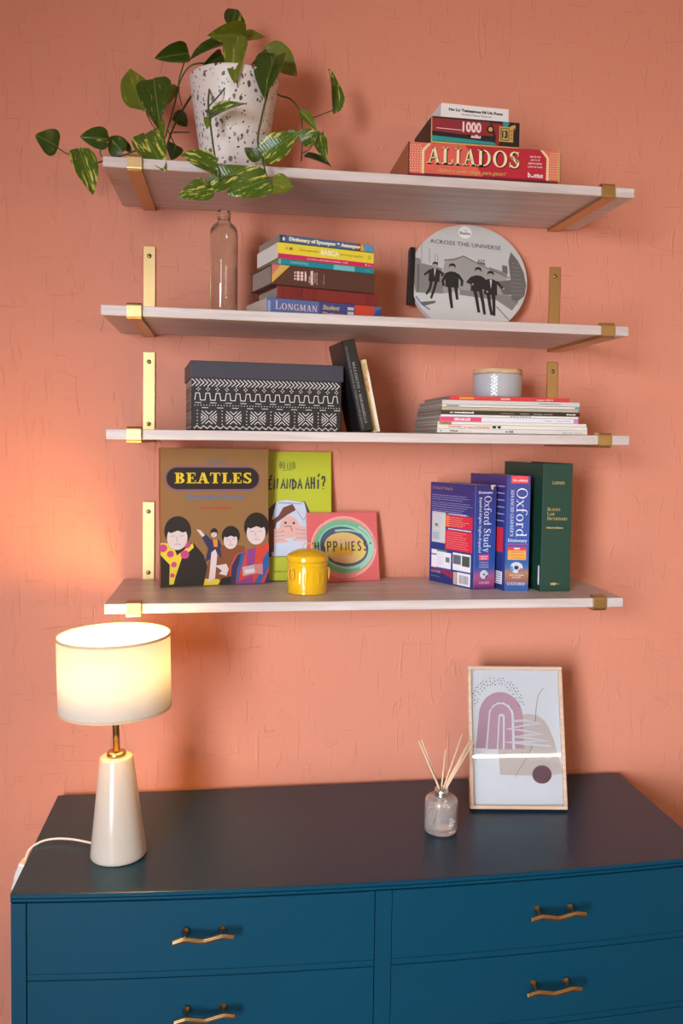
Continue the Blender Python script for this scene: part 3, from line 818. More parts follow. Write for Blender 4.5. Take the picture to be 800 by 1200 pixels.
# ------------------------------------------------------------------ highest shelf: the potted plant
def terrazzo():
    m, nt, p = nodes_mat('terrazzo')
    N = nt.nodes.new; L = nt.links.new
    tc = N('ShaderNodeTexCoord')
    def chips(scale, thr, seedoff, stretch):
        mp = N('ShaderNodeMapping'); mp.inputs['Location'].default_value = (seedoff,)*3; mp.inputs['Scale'].default_value = (1, 1, stretch); mp.inputs['Rotation'].default_value = (.5, .3, .2)
        nz = N('ShaderNodeTexNoise'); nz.inputs['Scale'].default_value = 60
        L(tc.outputs['Object'], mp.inputs[0]); L(mp.outputs[0], nz.inputs['Vector'])
        ad = N('ShaderNodeMixRGB'); ad.blend_type = 'ADD'; ad.inputs[0].default_value = .012
        L(mp.outputs[0], ad.inputs[1]); L(nz.outputs['Color'], ad.inputs[2])
        v = N('ShaderNodeTexVoronoi'); v.inputs['Scale'].default_value = scale; L(ad.outputs[0], v.inputs['Vector'])
        sx = N('ShaderNodeSeparateColor'); L(v.outputs['Color'], sx.inputs[0])
        th = N('ShaderNodeMath'); th.operation = 'MULTIPLY'; th.inputs[1].default_value = thr; L(sx.outputs[0], th.inputs[0])
        lt = N('ShaderNodeMath'); lt.operation = 'LESS_THAN'; L(v.outputs['Distance'], lt.inputs[0]); L(th.outputs[0], lt.inputs[1])
        return lt.outputs[0], sx.outputs[1]
    base = lin((226, 216, 208))+(1,)
    last = None
    for sc, thr, so, stn in ((95, .40, 0, .62), (150, .36, 3.1, .8)):
        f, c = chips(sc, thr, so, stn)
        cr = N('ShaderNodeValToRGB'); cr.color_ramp.interpolation = 'CONSTANT'
        els = cr.color_ramp.elements; els[0].color = lin((86, 72, 72))+(1,); els[1].position = .5; els[1].color = lin((122, 100, 94))+(1,)
        e = els.new(.8); e.color = lin((150, 142, 140))+(1,)
        L(c, cr.inputs[0])
        mx = N('ShaderNodeMixRGB'); L(f, mx.inputs[0]); L(cr.outputs[0], mx.inputs[2])
        if last: L(last, mx.inputs[1])
        else: mx.inputs[1].default_value = base
        last = mx.outputs[0]
    L(last, p.inputs['Base Color']); p.inputs['Roughness'].default_value = .42
    return m
M_terr = terrazzo()
M_soil = mat('potting_soil', (58, 40, 30), .95, bump=.8, bscale=120, vary=.3, vscale=90)
M_stem = mat('pothos_stem', (70, 84, 36), .5, vary=.25, vscale=20)
def leaf_material(name, ca, cb, cv, amount):
    m, nt, p = nodes_mat(name)
    N = nt.nodes.new; L = nt.links.new
    tc = N('ShaderNodeTexCoord'); oi = N('ShaderNodeObjectInfo')
    sep = N('ShaderNodeSeparateXYZ'); L(tc.outputs['Generated'], sep.inputs[0])
    # streaks fan from the midrib
    mp = N('ShaderNodeMapping'); mp.inputs['Scale'].default_value = (1.5, 4.5, 1); mp.inputs['Rotation'].default_value = (0, 0, .5)
    vadd = N('ShaderNodeVectorMath'); vadd.operation = 'ADD'
    cmb = N('ShaderNodeVectorMath'); cmb.operation = 'SCALE'; cmb.inputs[3].default_value = 37
    L(oi.outputs['Random'], cmb.inputs[0]); L(tc.outputs['Generated'], vadd.inputs[0]); L(cmb.outputs[0], vadd.inputs[1]); L(vadd.outputs[0], mp.inputs[0])
    n = N('ShaderNodeTexNoise'); n.inputs['Scale'].default_value = 1.6; n.inputs['Detail'].default_value = 5; n.inputs['Roughness'].default_value = .65; L(mp.outputs[0], n.inputs['Vector'])
    cr = N('ShaderNodeValToRGB'); cr.color_ramp.elements[0].position = amount; cr.color_ramp.elements[1].position = amount+.06
    cr.color_ramp.elements[0].color = (0, 0, 0, 1); cr.color_ramp.elements[1].color = (1, 1, 1, 1); L(n.outputs['Fac'], cr.inputs[0])
    n2 = N('ShaderNodeTexNoise'); n2.inputs['Scale'].default_value = 4; L(vadd.outputs[0], n2.inputs['Vector'])
    b = N('ShaderNodeMixRGB'); b.inputs[1].default_value = lin(ca)+(1,); b.inputs[2].default_value = lin(cb)+(1,); L(n2.outputs['Fac'], b.inputs[0])
    v = N('ShaderNodeMixRGB'); v.inputs[2].default_value = lin(cv)+(1,); L(cr.outputs[0], v.inputs[0]); L(b.outputs[0], v.inputs[1])
    # midrib
    a = N('ShaderNodeMath'); a.operation = 'SUBTRACT'; a.inputs[1].default_value = .5; L(sep.outputs[1], a.inputs[0])
    a2 = N('ShaderNodeMath'); a2.operation = 'ABSOLUTE'; L(a.outputs[0], a2.inputs[0])
    a3 = N('ShaderNodeMath'); a3.operation = 'LESS_THAN'; a3.inputs[1].default_value = .014; L(a2.outputs[0], a3.inputs[0])
    r = N('ShaderNodeMixRGB'); r.inputs[2].default_value = lin((126, 150, 70))+(1,); L(v.outputs[0], r.inputs[1])
    q = N('ShaderNodeMath'); q.operation = 'MULTIPLY'; q.inputs[1].default_value = .6; L(a3.outputs[0], q.inputs[0]); L(q.outputs[0], r.inputs[0])
    L(r.outputs[0], p.inputs['Base Color']); p.inputs['Roughness'].default_value = .32
    p.inputs['Subsurface Weight'].default_value = 0
    w = N('ShaderNodeTexWave'); w.inputs['Scale'].default_value = 5; w.bands_direction = 'X'; L(tc.outputs['Generated'], w.inputs['Vector'])
    bp = N('ShaderNodeBump'); bp.inputs['Strength'].default_value = .10; bp.inputs['Distance'].default_value = .003; L(w.outputs['Fac'], bp.inputs['Height']); L(bp.outputs[0], p.inputs['Normal'])
    tr = N('ShaderNodeBsdfTranslucent'); L(r.outputs[0], tr.inputs[0]); mx = N('ShaderNodeMixShader'); mx.inputs[0].default_value = .18
    out = [k for k in nt.nodes if k.type == 'OUTPUT_MATERIAL'][0]
    L(p.outputs[0], mx.inputs[1]); L(tr.outputs[0], mx.inputs[2]); L(mx.outputs[0], out.inputs[0])
    return m
M_leaf = [leaf_material('pothos_leaf_dark', (40, 66, 14), (66, 92, 22), (172, 170, 72), .615),
          leaf_material('pothos_leaf_variegated', (58, 90, 18), (88, 116, 30), (210, 202, 104), .545),
          leaf_material('pothos_leaf_light', (92, 110, 26), (118, 130, 36), (176, 170, 70), .60)]
def leaf_mesh(k, fold, curl):
    """heart-shaped blade, base at x=0, tip at x=1, width 1"""
    nu, nv = 14, 8
    V = []; F = []
    for i in range(nu+1):
        t = i/nu
        half = .53*(math.sin(PI*t**.58)**.78) if 0 < t < 1 else 0.0
        half = max(half, 0)
        for j in range(nv+1):
            s_ = -1+2*j/nv
            y = half*s_
            lobe = -.075*(abs(s_)**2)*(1-t)**2        # lobes reach behind the stalk
            x = t+lobe*(1 if t < .5 else 0)
            z = fold*abs(y)-curl*(t-.3)**2+.03*math.sin(t*9+k+s_*2)*abs(s_)
            V.append((x, y+.04*math.sin(3*t+k)*t, z))
    for i in range(nu):
        for j in range(nv):
            a = i*(nv+1)+j; F.append((a, a+1, a+nv+2, a+nv+1))
    me = bpy.data.meshes.new('leaf'); me.from_pydata(V, [], F)
    for p_ in me.polygons: p_.use_smooth = True
    return me
LEAF_M = {}
pot_x, pot_y = .2268, -.150
pz = sz(1, pot_x, pot_y)+.0012
plant = thing('potted_plant', 'trailing variegated pothos in a white speckled terrazzo pot', 'plant', (pot_x, pot_y, pz))
g = Geo(); g.lathe([(0, 0), (.055, 0), (.0575, .003), (.0865, .193), (.0868, .197), (.0845, .199), (.082, .197), (.079, .17), (.0, .165)], M_terr, 72); g.build('pot', None, plant)
g = Geo(); g.lathe([(0, .180), (.04, .183), (.075, .178), (.0805, .172), (.078, .166), (0, .166)], M_soil, 40); g.build('soil', None, plant)
LEAVES= [((-0.0979,-0.2,2.0645),(-0.1302,-0.22,2.076),0.0488,0),((-0.048,-0.26,2.0405),(-0.0197,-0.29,1.9611),0.0439,0),((-0.0083,-0.19,2.0859),(-0.0549,-0.2,2.0828),0.0355,0.4),((0.0183,-0.19,2.0638),(-0.0081,-0.18,2.094),0.0372,-0.3),((0.0514,-0.16,2.1592),(0.0227,-0.12,2.2473),0.0551,0),((0.0771,-0.2,2.1966),(0.0885,-0.24,2.1154),0.0623,0),((0.1353,-0.14,2.2767),(0.0808,-0.17,2.2502),0.0331,0.5),((0.0656,-0.24,2.0816),(0.1027,-0.3,2.01),0.0559,0),((0.0619,-0.17,2.1467),(0.0956,-0.19,2.1004),0.0257,0.5),((0.1117,-0.12,2.1648),(0.1362,-0.11,2.1483),0.0299,0),((0.1126,-0.13,2.1019),(0.1091,-0.15,2.069),0.0315,0),((0.116,-0.14,2.2101),(0.1012,-0.16,2.1707),0.0174,0.3),((0.0127,-0.17,2.0891),(0.0361,-0.18,2.0665),0.0171,0),((0.2207,-0.13,2.3368),(0.2304,-0.12,2.3785),0.0368,0.5),((0.2456,-0.16,2.309),(0.1827,-0.2,2.2863),0.0362,0.6),((0.2177,-0.15,2.2966),(0.1459,-0.19,2.2514),0.0242,0.5),((0.2018,-0.18,2.2599),(0.1659,-0.21,2.2194),0.0238,0.5),((0.2307,-0.2,2.2837),(0.2265,-0.25,2.1905),0.0438,0),((0.2492,-0.14,2.31),(0.2862,-0.13,2.3272),0.0279,0.4),((0.3037,-0.2,2.2575),(0.2813,-0.26,2.1674),0.0555,0.2),((0.2891,-0.15,2.2907),(0.3453,-0.17,2.2392),0.0554,0),((0.4235,-0.14,2.185),(0.4193,-0.12,2.2748),0.0261,0.6),((0.1867,-0.26,2.1132),(0.2436,-0.29,2.1351),0.0244,0.5),((0.1947,-0.32,2.0063),(0.1391,-0.34,2.0204),0.0423,0),((0.1875,-0.32,1.9687),(0.1336,-0.34,1.9484),0.0391,0),((0.2863,-0.335,1.9863),(0.2191,-0.35,1.9547),0.0512,0),((0.1903,-0.315,1.9732),(0.2517,-0.325,2.0126),0.044,0),((0.2823,-0.31,2.031),(0.3401,-0.33,2.0776),0.052,0),((0.2716,-0.31,2.0274),(0.2471,-0.31,2.047),0.0236,0),((0.2957,-0.33,1.9778),(0.3315,-0.34,1.9755),0.042,0),((0.358,-0.2,2.1007),(0.3882,-0.21,2.1202),0.0337,0),((0.3892,-0.2,2.1156),(0.4027,-0.22,2.0631),0.0252,0.3),((0.3657,-0.19,2.0751),(0.415,-0.2,2.0587),0.0169,0.5),((0.3562,-0.17,2.168),(0.3893,-0.18,2.1322),0.0171,0.4),((0.1793,-0.27,2.1092),(0.1797,-0.28,2.0875),0.0129,0)]
STEMS= [([(0.1849,-0.14,2.2461),(0.1801,-0.25,2.1472),(0.1858,-0.28,2.0879),(0.1944,-0.31,2.0258),(0.2007,-0.32,2.0037),(0.2009,-0.325,1.9814)],0.00188),([(0.2976,-0.16,2.2381),(0.2883,-0.24,2.1709),(0.2771,-0.26,2.1161),(0.2703,-0.29,2.067),(0.2777,-0.31,2.0308),(0.2863,-0.335,1.9863),(0.2941,-0.33,1.9777)],0.00205),([(0.2,-0.15,2.2383),(0.1853,-0.16,2.2445),(0.1677,-0.17,2.2471),(0.1418,-0.17,2.2388),(0.1237,-0.16,2.2142),(0.1141,-0.16,2.1732),(0.1037,-0.17,2.1286),(0.0925,-0.19,2.089),(0.0656,-0.24,2.0785)],0.00171),([(0.1435,-0.13,2.1995),(0.113,-0.14,2.1397),(0.0935,-0.16,2.0731)],0.00197),([(0.1353,-0.14,2.2735),(0.1198,-0.15,2.213),(0.1266,-0.15,2.1712)],0.0012),([(0.0934,-0.16,2.099),(0.0589,-0.17,2.0823),(0.0282,-0.18,2.0644),(-0.0087,-0.21,2.0402),(-0.0364,-0.22,2.0308),(-0.0744,-0.22,2.044),(-0.0994,-0.2,2.0629)],0.00137),([(0.3003,-0.14,2.2298),(0.315,-0.12,2.2169),(0.3384,-0.13,2.2064),(0.3553,-0.16,2.1732),(0.3585,-0.19,2.1268),(0.3575,-0.19,2.0665)],0.00154),([(0.3604,-0.16,2.1636),(0.3791,-0.16,2.1615),(0.4054,-0.15,2.1752),(0.4235,-0.14,2.1867)],0.0012),([(0.3574,-0.19,2.0811),(0.3722,-0.19,2.0902),(0.3877,-0.2,2.109)],0.00103),([(0.2018,-0.18,2.2599),(0.2098,-0.16,2.2512),(0.2165,-0.15,2.2395)],0.0012),([(0.2232,-0.2,2.2134),(0.2016,-0.24,2.1648),(0.1801,-0.25,2.1349),(0.1793,-0.27,2.1092)],0.00137),([(0.0619,-0.17,2.1467),(0.078,-0.17,2.1253),(0.0949,-0.18,2.0973)],0.00111),([(0.0803,-0.2,2.1952),(0.0629,-0.18,2.1495),(0.0693,-0.18,2.1276),(0.0885,-0.18,2.1001)],0.00128),([(0.1105,-0.15,2.1197),(0.1401,-0.12,2.1318)],0.0012),([(-0.0083,-0.19,2.0859),(-0.0209,-0.2,2.0583),(-0.0087,-0.21,2.0402)],0.00111),([(-0.0512,-0.25,2.042),(-0.0684,-0.22,2.0428)],0.00111),([(0.2307,-0.19,2.2865),(0.2261,-0.17,2.2644),(0.2197,-0.15,2.243)],0.00137),([(0.2207,-0.13,2.3352),(0.2259,-0.14,2.3033),(0.2214,-0.15,2.2431)],0.00137),([(0.2492,-0.14,2.3116),(0.2394,-0.14,2.2813),(0.2297,-0.15,2.2437)],0.00128),([(0.2891,-0.15,2.2907),(0.2693,-0.15,2.2695),(0.2496,-0.15,2.2419)],0.00171),([(0.3037,-0.2,2.2575),(0.2886,-0.17,2.2691),(0.2694,-0.15,2.263)],0.00137),([(0.2862,-0.335,1.9937),(0.2668,-0.33,1.9956),(0.2368,-0.328,1.993),(0.2009,-0.325,1.9873)],0.00128),([(0.116,-0.14,2.2101),(0.1151,-0.15,2.19),(0.1141,-0.16,2.1764)],0.00103),([(0.1117,-0.12,2.1648),(0.1037,-0.17,2.1286)],0.00103),([(0.1126,-0.13,2.1019),(0.1049,-0.14,2.1146),(0.0998,-0.16,2.1237)],0.00111)]

pv = Vector((pot_x, pot_y, pz)); camp = Vector(cam.matrix_world.translation)
KIND = [0, 1, 0, 0, 2, 0, 0, 1, 2, 0, 0, 2, 0, 0, 2, 0, 0, 2, 2, 0, 2, 1, 1, 1, 1, 1, 1, 1, 0, 2, 1, 1, 0, 2, 2]
rl = random.Random(7)
for i, (b_, t_, w_, roll_) in enumerate(LEAVES):
    B = Vector(b_); T_ = Vector(t_); ax = (T_-B); ln = ax.length; ax.normalize()
    nrm = (camp-B).normalized(); nrm = (nrm+Vector((rl.uniform(-.25, .25), 0, .45+rl.uniform(-.1, .3)))).normalized()
    nrm = (nrm-ax*nrm.dot(ax)).normalized(); sd = nrm.cross(ax)
    q = Matrix.Rotation(roll_*(1 if i % 2 else -1), 3, ax); nrm = q @ nrm; sd = q @ sd
    key = (i % 4, round(roll_, 1))
    me = leaf_mesh(i % 4, .22+.5*roll_, .14+.05*(i % 4)); me.materials.append(M_leaf[KIND[i]])
    o = bpy.data.objects.new('leaf', me); col.objects.link(o); o.parent = plant
    wx = w_/math.cos(min(roll_, .8))
    M3 = Matrix((ax*ln*1.04, sd*wx, nrm*(ln+wx)*.5)).transposed().to_4x4(); M3.translation = B-pv
    o.matrix_local = M3
for pts, r_ in STEMS:
    pp = catmull([Vector(p_)-pv for p_ in pts], 5)
    g = Geo(); g.tube(pp, r_, M_stem, 7, radii=[r_*(1.1-.35*k/len(pp)) for k in range(len(pp))]); g.build('stem', None, plant)

# ------------------------------------------------------------------ second shelf
M_bglass = glass('greenish_bottle_glass', (.86, .90, .86), .015, 1.45)
bz = sz(2, .21, -.165)+.0008
g = Geo()
def wob(a, z): return 1+.004*math.sin(5*a+z*60)+.003*math.sin(9*a-z*90)
outer = [(0, .002), (.018, .001), (.0255, .0015), (.0275, .006), (.0275, .07), (.0272, .135), (.0274, .160), (.0262, .170), (.022, .1785), (.0165, .1835), (.0135, .186), (.0128, .190), (.0128, .1935), (.0138, .1945), (.0138, .1975), (.0126, .1985), (.0126, .2), (.0138, .2010), (.0138, .2035), (.0128, .2045), (.0128, .2068), (.0118, .2075)]
inner = [(.0098, .2072), (.0098, .187), (.014, .181), (.0195, .1755), (.0238, .168), (.0250, .160), (.0250, .012), (.022, .006), (0, .005)]
g.lathe(outer+inner, M_bglass, 64, wob=wob)
o = g.build('glass_bottle', loc=(.2095, -.165, bz)); tag(o, 'empty clear embossed glass bottle left of the stacked books', 'bottle')
# the stack of lying books, spines to the front
A0 = Vector((.30, -.262)); TH = R(17); U2 = Vector((math.cos(TH), math.sin(TH)))
def on_stack(u, z, push=0.0):
    p = A0+U2*u+Vector((-U2.y, U2.x))*push
    return (p.x, p.y, z)
z0 = sz(2, .4, -.2)+.0018
M_long = mat('denim_blue_cover', (86, 108, 158), .4); M_redb = mat('brick_red_cloth', (128, 40, 36), .55, bump=.2, bscale=400); M_brown = mat('chocolate_cover', (88, 56, 44), .42)
M_teal = mat('teal_cover', (20, 138, 150), .35); M_yel = mat('yellow_cover', (234, 212, 62), .4); M_dblue = mat('slate_blue_cover', (66, 104, 144), .38)
GR = 'books lying in the stack'
hs = [.0288, .0240, .0385, .0105, .0292, .0145]
zz = [z0]
for h in hs: zz.append(zz[-1]+h+.0004)
# 1 the lowest
H = .240; b = book('book', 'blue dictionary with white capital title, lowest of the lying stack', 'book', on_stack(-.0101, zz[0]), (0, 0, TH), hs[0], .125, H, True, M_long, pages=M_pages, group=GR)
P = spine_print(b, hs[0], H, True)
P.rect(.44, .02, .755, .99, ink('dusk_blue', (62, 70, 128)), 0); P.rect(.755, .02, .93, .99, ink('tomato', (204, 66, 44)), 0); P.poly([(.90, .02), (1, .02), (1, .9), (.95, .7)], ink('dusk_blue', (62, 70, 128)), 1)
P.serif('LONGMAN', .07, .425, .30, .52, pinkw, 2, T=.13, n=.06, small=True)
P.text('Student', .47, .62, .52, .30, ink('straw', (220, 190, 110)), 2, .02, .3); P.text('Dictionary', .47, .68, .12, .24, ink('straw', (220, 190, 110)), 2, .02, .1)
for k in range(2): P.rect(.69, .3+.3*k, .745, .5+.3*k, lightgrey, 2)
P.rect(.008, .1, .03, .8, ink('pale_blue', (150, 166, 200)), 1); P.build('spine_print', b)
# 2
H = .2095; b = book('book', 'brick red cloth bound book, second from the bottom of the lying stack', 'book', on_stack(.0110, zz[1], .002), (0, 0, TH), hs[1], .118, H, True, M_redb, True, pages=M_pages_grey, group=GR)
P = spine_print(b, hs[1], H, True); drk = ink('dark_red', (84, 26, 26))
for x, w_ in ((.055, .006), (.125, .004), (.15, .004), (.175, .004), (.24, .004), (.30, .003), (.35, .006), (.375, .003), (.90, .006), (.94, .004)): P.rect(x, .03, x+w_, .97, drk, 1)
T2 = P.turned_up(); T2.text('WORLD', .2, .8, 1-.24, .05, drk, 1); 
P.build('spine_print', b)
# 3
H = .2150; b = book('book', 'thick brown book with white emblem and yellow corner, in the middle of the stack', 'book', on_stack(-.0020, zz[2]), (0, 0, TH), hs[2], .122, H, True, M_brown, True, pages=M_pages_grey, group=GR)
P = spine_print(b, hs[2], H, True); pk = ink('dusty_pink', (206, 120, 104)); yl = ink('mustard', (214, 172, 84))
P.poly([(.006, .3), (.006, .97), (.10, .97)], pk, 1); P.poly([(.006, .06), (.006, .40), (.085, .97), (.175, .97)], yl, 2)
for i, x in enumerate((.215, .25, .285)):
    for j in range(3):
        y = .30+.155*j; P.poly([(x-.012, y), (x+.012, y), (x+.014, y+.13), (x-.012, y+.13)] if i else [(x, y), (x+.012, y+.02), (x+.012, y+.11), (x-.002, y+.10)], pinkw, 2)
P.poly([(.312, .30), (.327, .30), (.330, .56), (.325, .74), (.312, .78)], pinkw, 2)
T2 = P.turned_up()
T2.text('THE NEW', .22, .55, 1-.362, .012, pinkw, 2, .03); T2.text('LEXICON', .14, .82, 1-.392, .024, pinkw, 2, .10)
T2.text("WEBSTER'S", .25, .75, 1-.416, .012, pinkw, 2); T2.text('ENCYCLOPEDIC DICTIONARY', .16, .78, 1-.434, .010, pinkw, 2); T2.text('ENGLISH LANGUAGE', .22, .70, 1-.50, .007, pinkw, 2)
P.build('spine_print', b)
# 4
H = .1985; b = book('book', 'thin teal paperback lying between the yellow book and the thick brown book', 'book', on_stack(.0136, zz[3], .002), (0, 0, TH), hs[3], .112, H, True, M_teal, pages=M_pages_grey, group=GR)
P = spine_print(b, hs[3], H, True); P.rect(0, .03, 1, .97, ink('teal_band', (20, 138, 150)), -1); P.rect(.565, .04, .79, .96, ink('aqua', (112, 192, 194)), 0); P.rect(0, .04, .02, .96, ink('aqua', (112, 192, 194)), 0)
Q = P.flipped(); Q.text('Diccionario', .70, .885, .28, .50, ink('aqua', (112, 192, 194)), 2, .04); P.text('VOX', .90, .95, .3, .4, ink('aqua', (112, 192, 194)), 2); P.build('spine_print', b)
# 5
H = .2000; b = book('book', 'bright yellow book with a pink band along its spine, second from the top', 'book', on_stack(.0108, zz[4]), (0, 0, TH), hs[4], .122, H, True, M_yel, pages=M_pages_white, group=GR)
P = spine_print(b, hs[4], H, True); P.rect(0, 0, 1, .30, ink('raspberry', (206, 36, 96)), 0)
P.text('Nueva gram\u00e1tica', .22, .415, .60, .15, ink('olive', (150, 130, 50)), 2); P.text('B\u00c1SICA', .435, .625, .50, .32, ink('pale_yellow', (250, 240, 190)), 2, .06); P.text('de la lengua espa\u00f1ola', .64, .88, .60, .15, ink('olive', (150, 130, 50)), 2)
P.ell(.088, .66, .012, .09, orange, 2); P.ell(.135, .66, .014, .09, ink('olive', (150, 130, 50)), 2); P.ell(.12, .66, .004, .1, black, 2); P.ring(.95, .66, .017, .10, .004, .03, ink('olive', (150, 130, 50)), 2)
P.text('las dudas y c\u00f3mo saber resolverlas \u00b7 1.000', .30, .72, .10, .10, pinkw, 2, .02); P.ell(.915, .16, .008, .06, pinkw, 2); P.text('obra', .935, .975, .11, .09, pinkw, 2); P.build('spine_print', b)
# 6
H = .1965; b = book('book', 'slate blue paperback synonym dictionary, topmost of the lying stack', 'book', on_stack(.0132, zz[5]), (0, 0, TH), hs[5], .118, H, True, M_dblue, pages=M_pages_grey, group=GR)
P = spine_print(b, hs[5], H, True); P.text('Dictionary of Synonyms & Antonyms', .10, .855, .32, .46, ink('straw_white', (244, 232, 196)), 3, .06)
P.poly([(.79, .04), (.87, .04), (.86, .96), (.82, .96)], ink('umber', (120, 70, 40)), 1); P.poly([(.855, .04), (.90, .04), (.885, .96), (.86, .96)], ink('amber', (224, 160, 60)), 1); P.rect(.895, .04, .995, .96, ink('sky', (86, 152, 190)), 1)
P.rect(.012, .12, .065, .88, ink('deep_blue', (34, 52, 90)), 1); P.ell(.045, .45, .014, .26, cream, 2); P.rect(.0, .0, 1, .05, black, 2); P.build('spine_print', b)
# the round notebook leaning against the wall
DW, DH, DT = .262, .244, .014
nb = thing('round_notebook', 'round notebook with black and white street photo cover leaning on the wall', 'notebook', (.7325, -.056, sz(2, .73, -.05)+.0034), (R(-8), R(2.6), R(-2)))
M_disc = mat('grey_photo_cover', (196, 192, 188), .35); M_dpage = M_pages_white
def ellipse_ring(k, W_, H_): return [(W_/2*math.cos(2*PI*i/k), H_/2+H_/2*math.sin(2*PI*i/k)) for i in range(k)]
g = Geo(); g.prism(ellipse_ring(72, DW, DH), 'y', 0, .002, M_disc); g.prism(ellipse_ring(72, DW, DH), 'y', DT-.002, DT, M_disc); cv = g.build('cover', None, nb)
g = Geo(); e = [(x*.985, DH/2+(z-DH/2)*.985) for x, z in ellipse_ring(72, DW, DH)]; g.prism(e, 'y', .002, DT-.002, M_dpage); g.build('pages', None, nb)
g = Geo(); g.box(-.1335, -.0045, .058, -.1215, DT+.006, .182, mat('black_binding', (24, 20, 20), .4), .002, 2); g.build('binding', None, nb)
P = Print((-DW/2, 0, 0), (1, 0, 0), (0, 0, 1), DW, DH)
def X(x): return (x-384)/732+.5
def Y(y): return .5-(y-318)/704
def pp(pts): return [(X(x), Y(y)) for x, y in pts]
g1 = ink('photo_grey_light', (206, 203, 198)); g2 = ink('photo_grey_mid', (158, 152, 146)); g3 = ink('photo_grey_dark', (104, 98, 94)); g4 = ink('photo_black', (34, 30, 30)); g5 = ink('photo_grey_wall', (132, 126, 120))
P.poly(pp([(52, 430), (110, 425), (420, 420), (640, 428), (700, 470), (668, 540), (610, 600), (520, 648), (400, 668), (280, 652), (170, 596), (95, 525)]), g1, 0)
P.poly(pp([(36, 330), (40, 205), (80, 212), (84, 240), (215, 262), (230, 425), (60, 432)]), g5, 1)
P.poly(pp([(62, 250), (76, 250), (78, 420), (66, 425)]), g3, 2)
P.poly(pp([(232, 206), (345, 172), (470, 226), (620, 285), (640, 410), (330, 395), (228, 425), (218, 300)]), g2, 1)
P.stroke(pp([(225, 208), (290, 202), (345, 172), (470, 228), (640, 292)]), .0022, g3, 2)
P.poly(pp([(430, 200), (482, 205), (485, 225), (440, 212)]), g3, 2); P.poly(pp([(590, 210), (622, 214), (626, 262), (592, 255)]), g3, 2)
for x in (438, 455, 470): P.rect(X(x), Y(200), X(x+8), Y(186), g3, 2)
P.poly(pp([(505, 228), (625, 262), (622, 280), (520, 250)]), g5, 2); P.poly(pp([(560, 320), (655, 300), (655, 400), (600, 400)]), g3, 2)
P.poly(pp([(330, 392), (650, 405), (700, 440), (660, 500), (560, 440), (330, 425)]), g5, 2)
P.poly(pp([(642, 120), (690, 175), (728, 250), (745, 330), (735, 400), (690, 440), (655, 430), (645, 300), (628, 180)]), g3, 2)
for k in range(9): P.stroke(pp([(650, 190+26*k), (700+k*3, 196+25*k)]), .0012, g5, 3)
for x, y0_ in ((84, 110), (132, 140), (168, 170), (185, 175)): P.stroke(pp([(x, y0_), (x+4, 235)]), .0012, g5, 1)
P.poly(pp([(90, 490), (185, 475), (180, 490), (110, 515)]), g3, 2); P.stroke(pp([(60, 455), (100, 505), (150, 535)]), .0026, ink('cover_blue', (70, 110, 150)), 2)
P.stroke(pp([(560, 480), (640, 560)]), .002, g3, 2)
def runner(cx, top, hh, lean, legs, arms, shirt=True):
    """a plain dark-suited running figure"""
    s_ = hh/300
    def q(x, y): return (X(cx+x*s_+lean*(y/300)), Y(top+y*s_))
    P.ell(X(cx), Y(top+28*s_), 17*s_/732, 27*s_/704, g2, 4, k=16); P.poly([q(-22, 30), (q(-20, 4)), q(0, -6), q(20, 2), q(23, 28), q(10, 14), q(-12, 14)], g4, 5)
    P.poly([q(-14, 52), q(16, 52), q(44, 66), q(46, 160), q(-40, 160), q(-44, 66)], g4, 4)
    if shirt: P.poly([q(-5, 56), q(10, 56), q(4, 120)], g1, 5)
    for L_ in legs: P.stroke([q(*v) for v in L_], .0085*s_, g4, 4, .0062*s_)
    for L_ in arms:
        P.stroke([q(*v) for v in L_], .0068*s_, g4, 4, .0056*s_); P.ell(*q(*L_[-1]), .009*s_, .010*s_, g2, 5, k=10)
runner(172, 228, 235, -12, [[(-18, 150), (-22, 215), (-48, 270)], [(22, 150), (10, 225), (-8, 300)]], [[(-38, 72), (-70, 105), (-86, 110)], [(38, 72), (68, 90), (60, 118)]])
runner(278, 230, 285, 0, [[(-14, 150), (-4, 230), (8, 300)], [(26, 150), (34, 195), (40, 240)]], [[(-38, 72), (-58, 120), (-50, 160)], [(40, 72), (68, 110), (66, 150)]], False)
runner(440, 240, 290, -6, [[(-14, 150), (4, 225), (20, 300)], [(22, 150), (42, 230), (58, 310)]], [[(-38, 72), (-60, 100), (-30, 114)], [(40, 72), (50, 120), (40, 150)]], False)
runner(518, 258, 285, 4, [[(-14, 150), (-2, 225), (12, 296)], [(22, 150), (26, 230), (28, 300)]], [[(-38, 72), (-44, 120), (-20, 140)], [(40, 66), (64, 92), (86, 112)]])
P.text('ACROSS THE UNIVERSE', X(134), X(578), Y(104), .036, ink('photo_ink', (40, 36, 34)), 3, .0, slope=-.013)
P.ell(X(350), Y(18), 42/732, 40/704, ink('badge_white', (232, 228, 222)), 3); P.text('THE', X(344), X(360), Y(8), .008, g4, 4, .02); P.text('Beatles', X(318), X(384), Y(32), .026, g4, 4, .02)
P.build('cover_photo', cv)

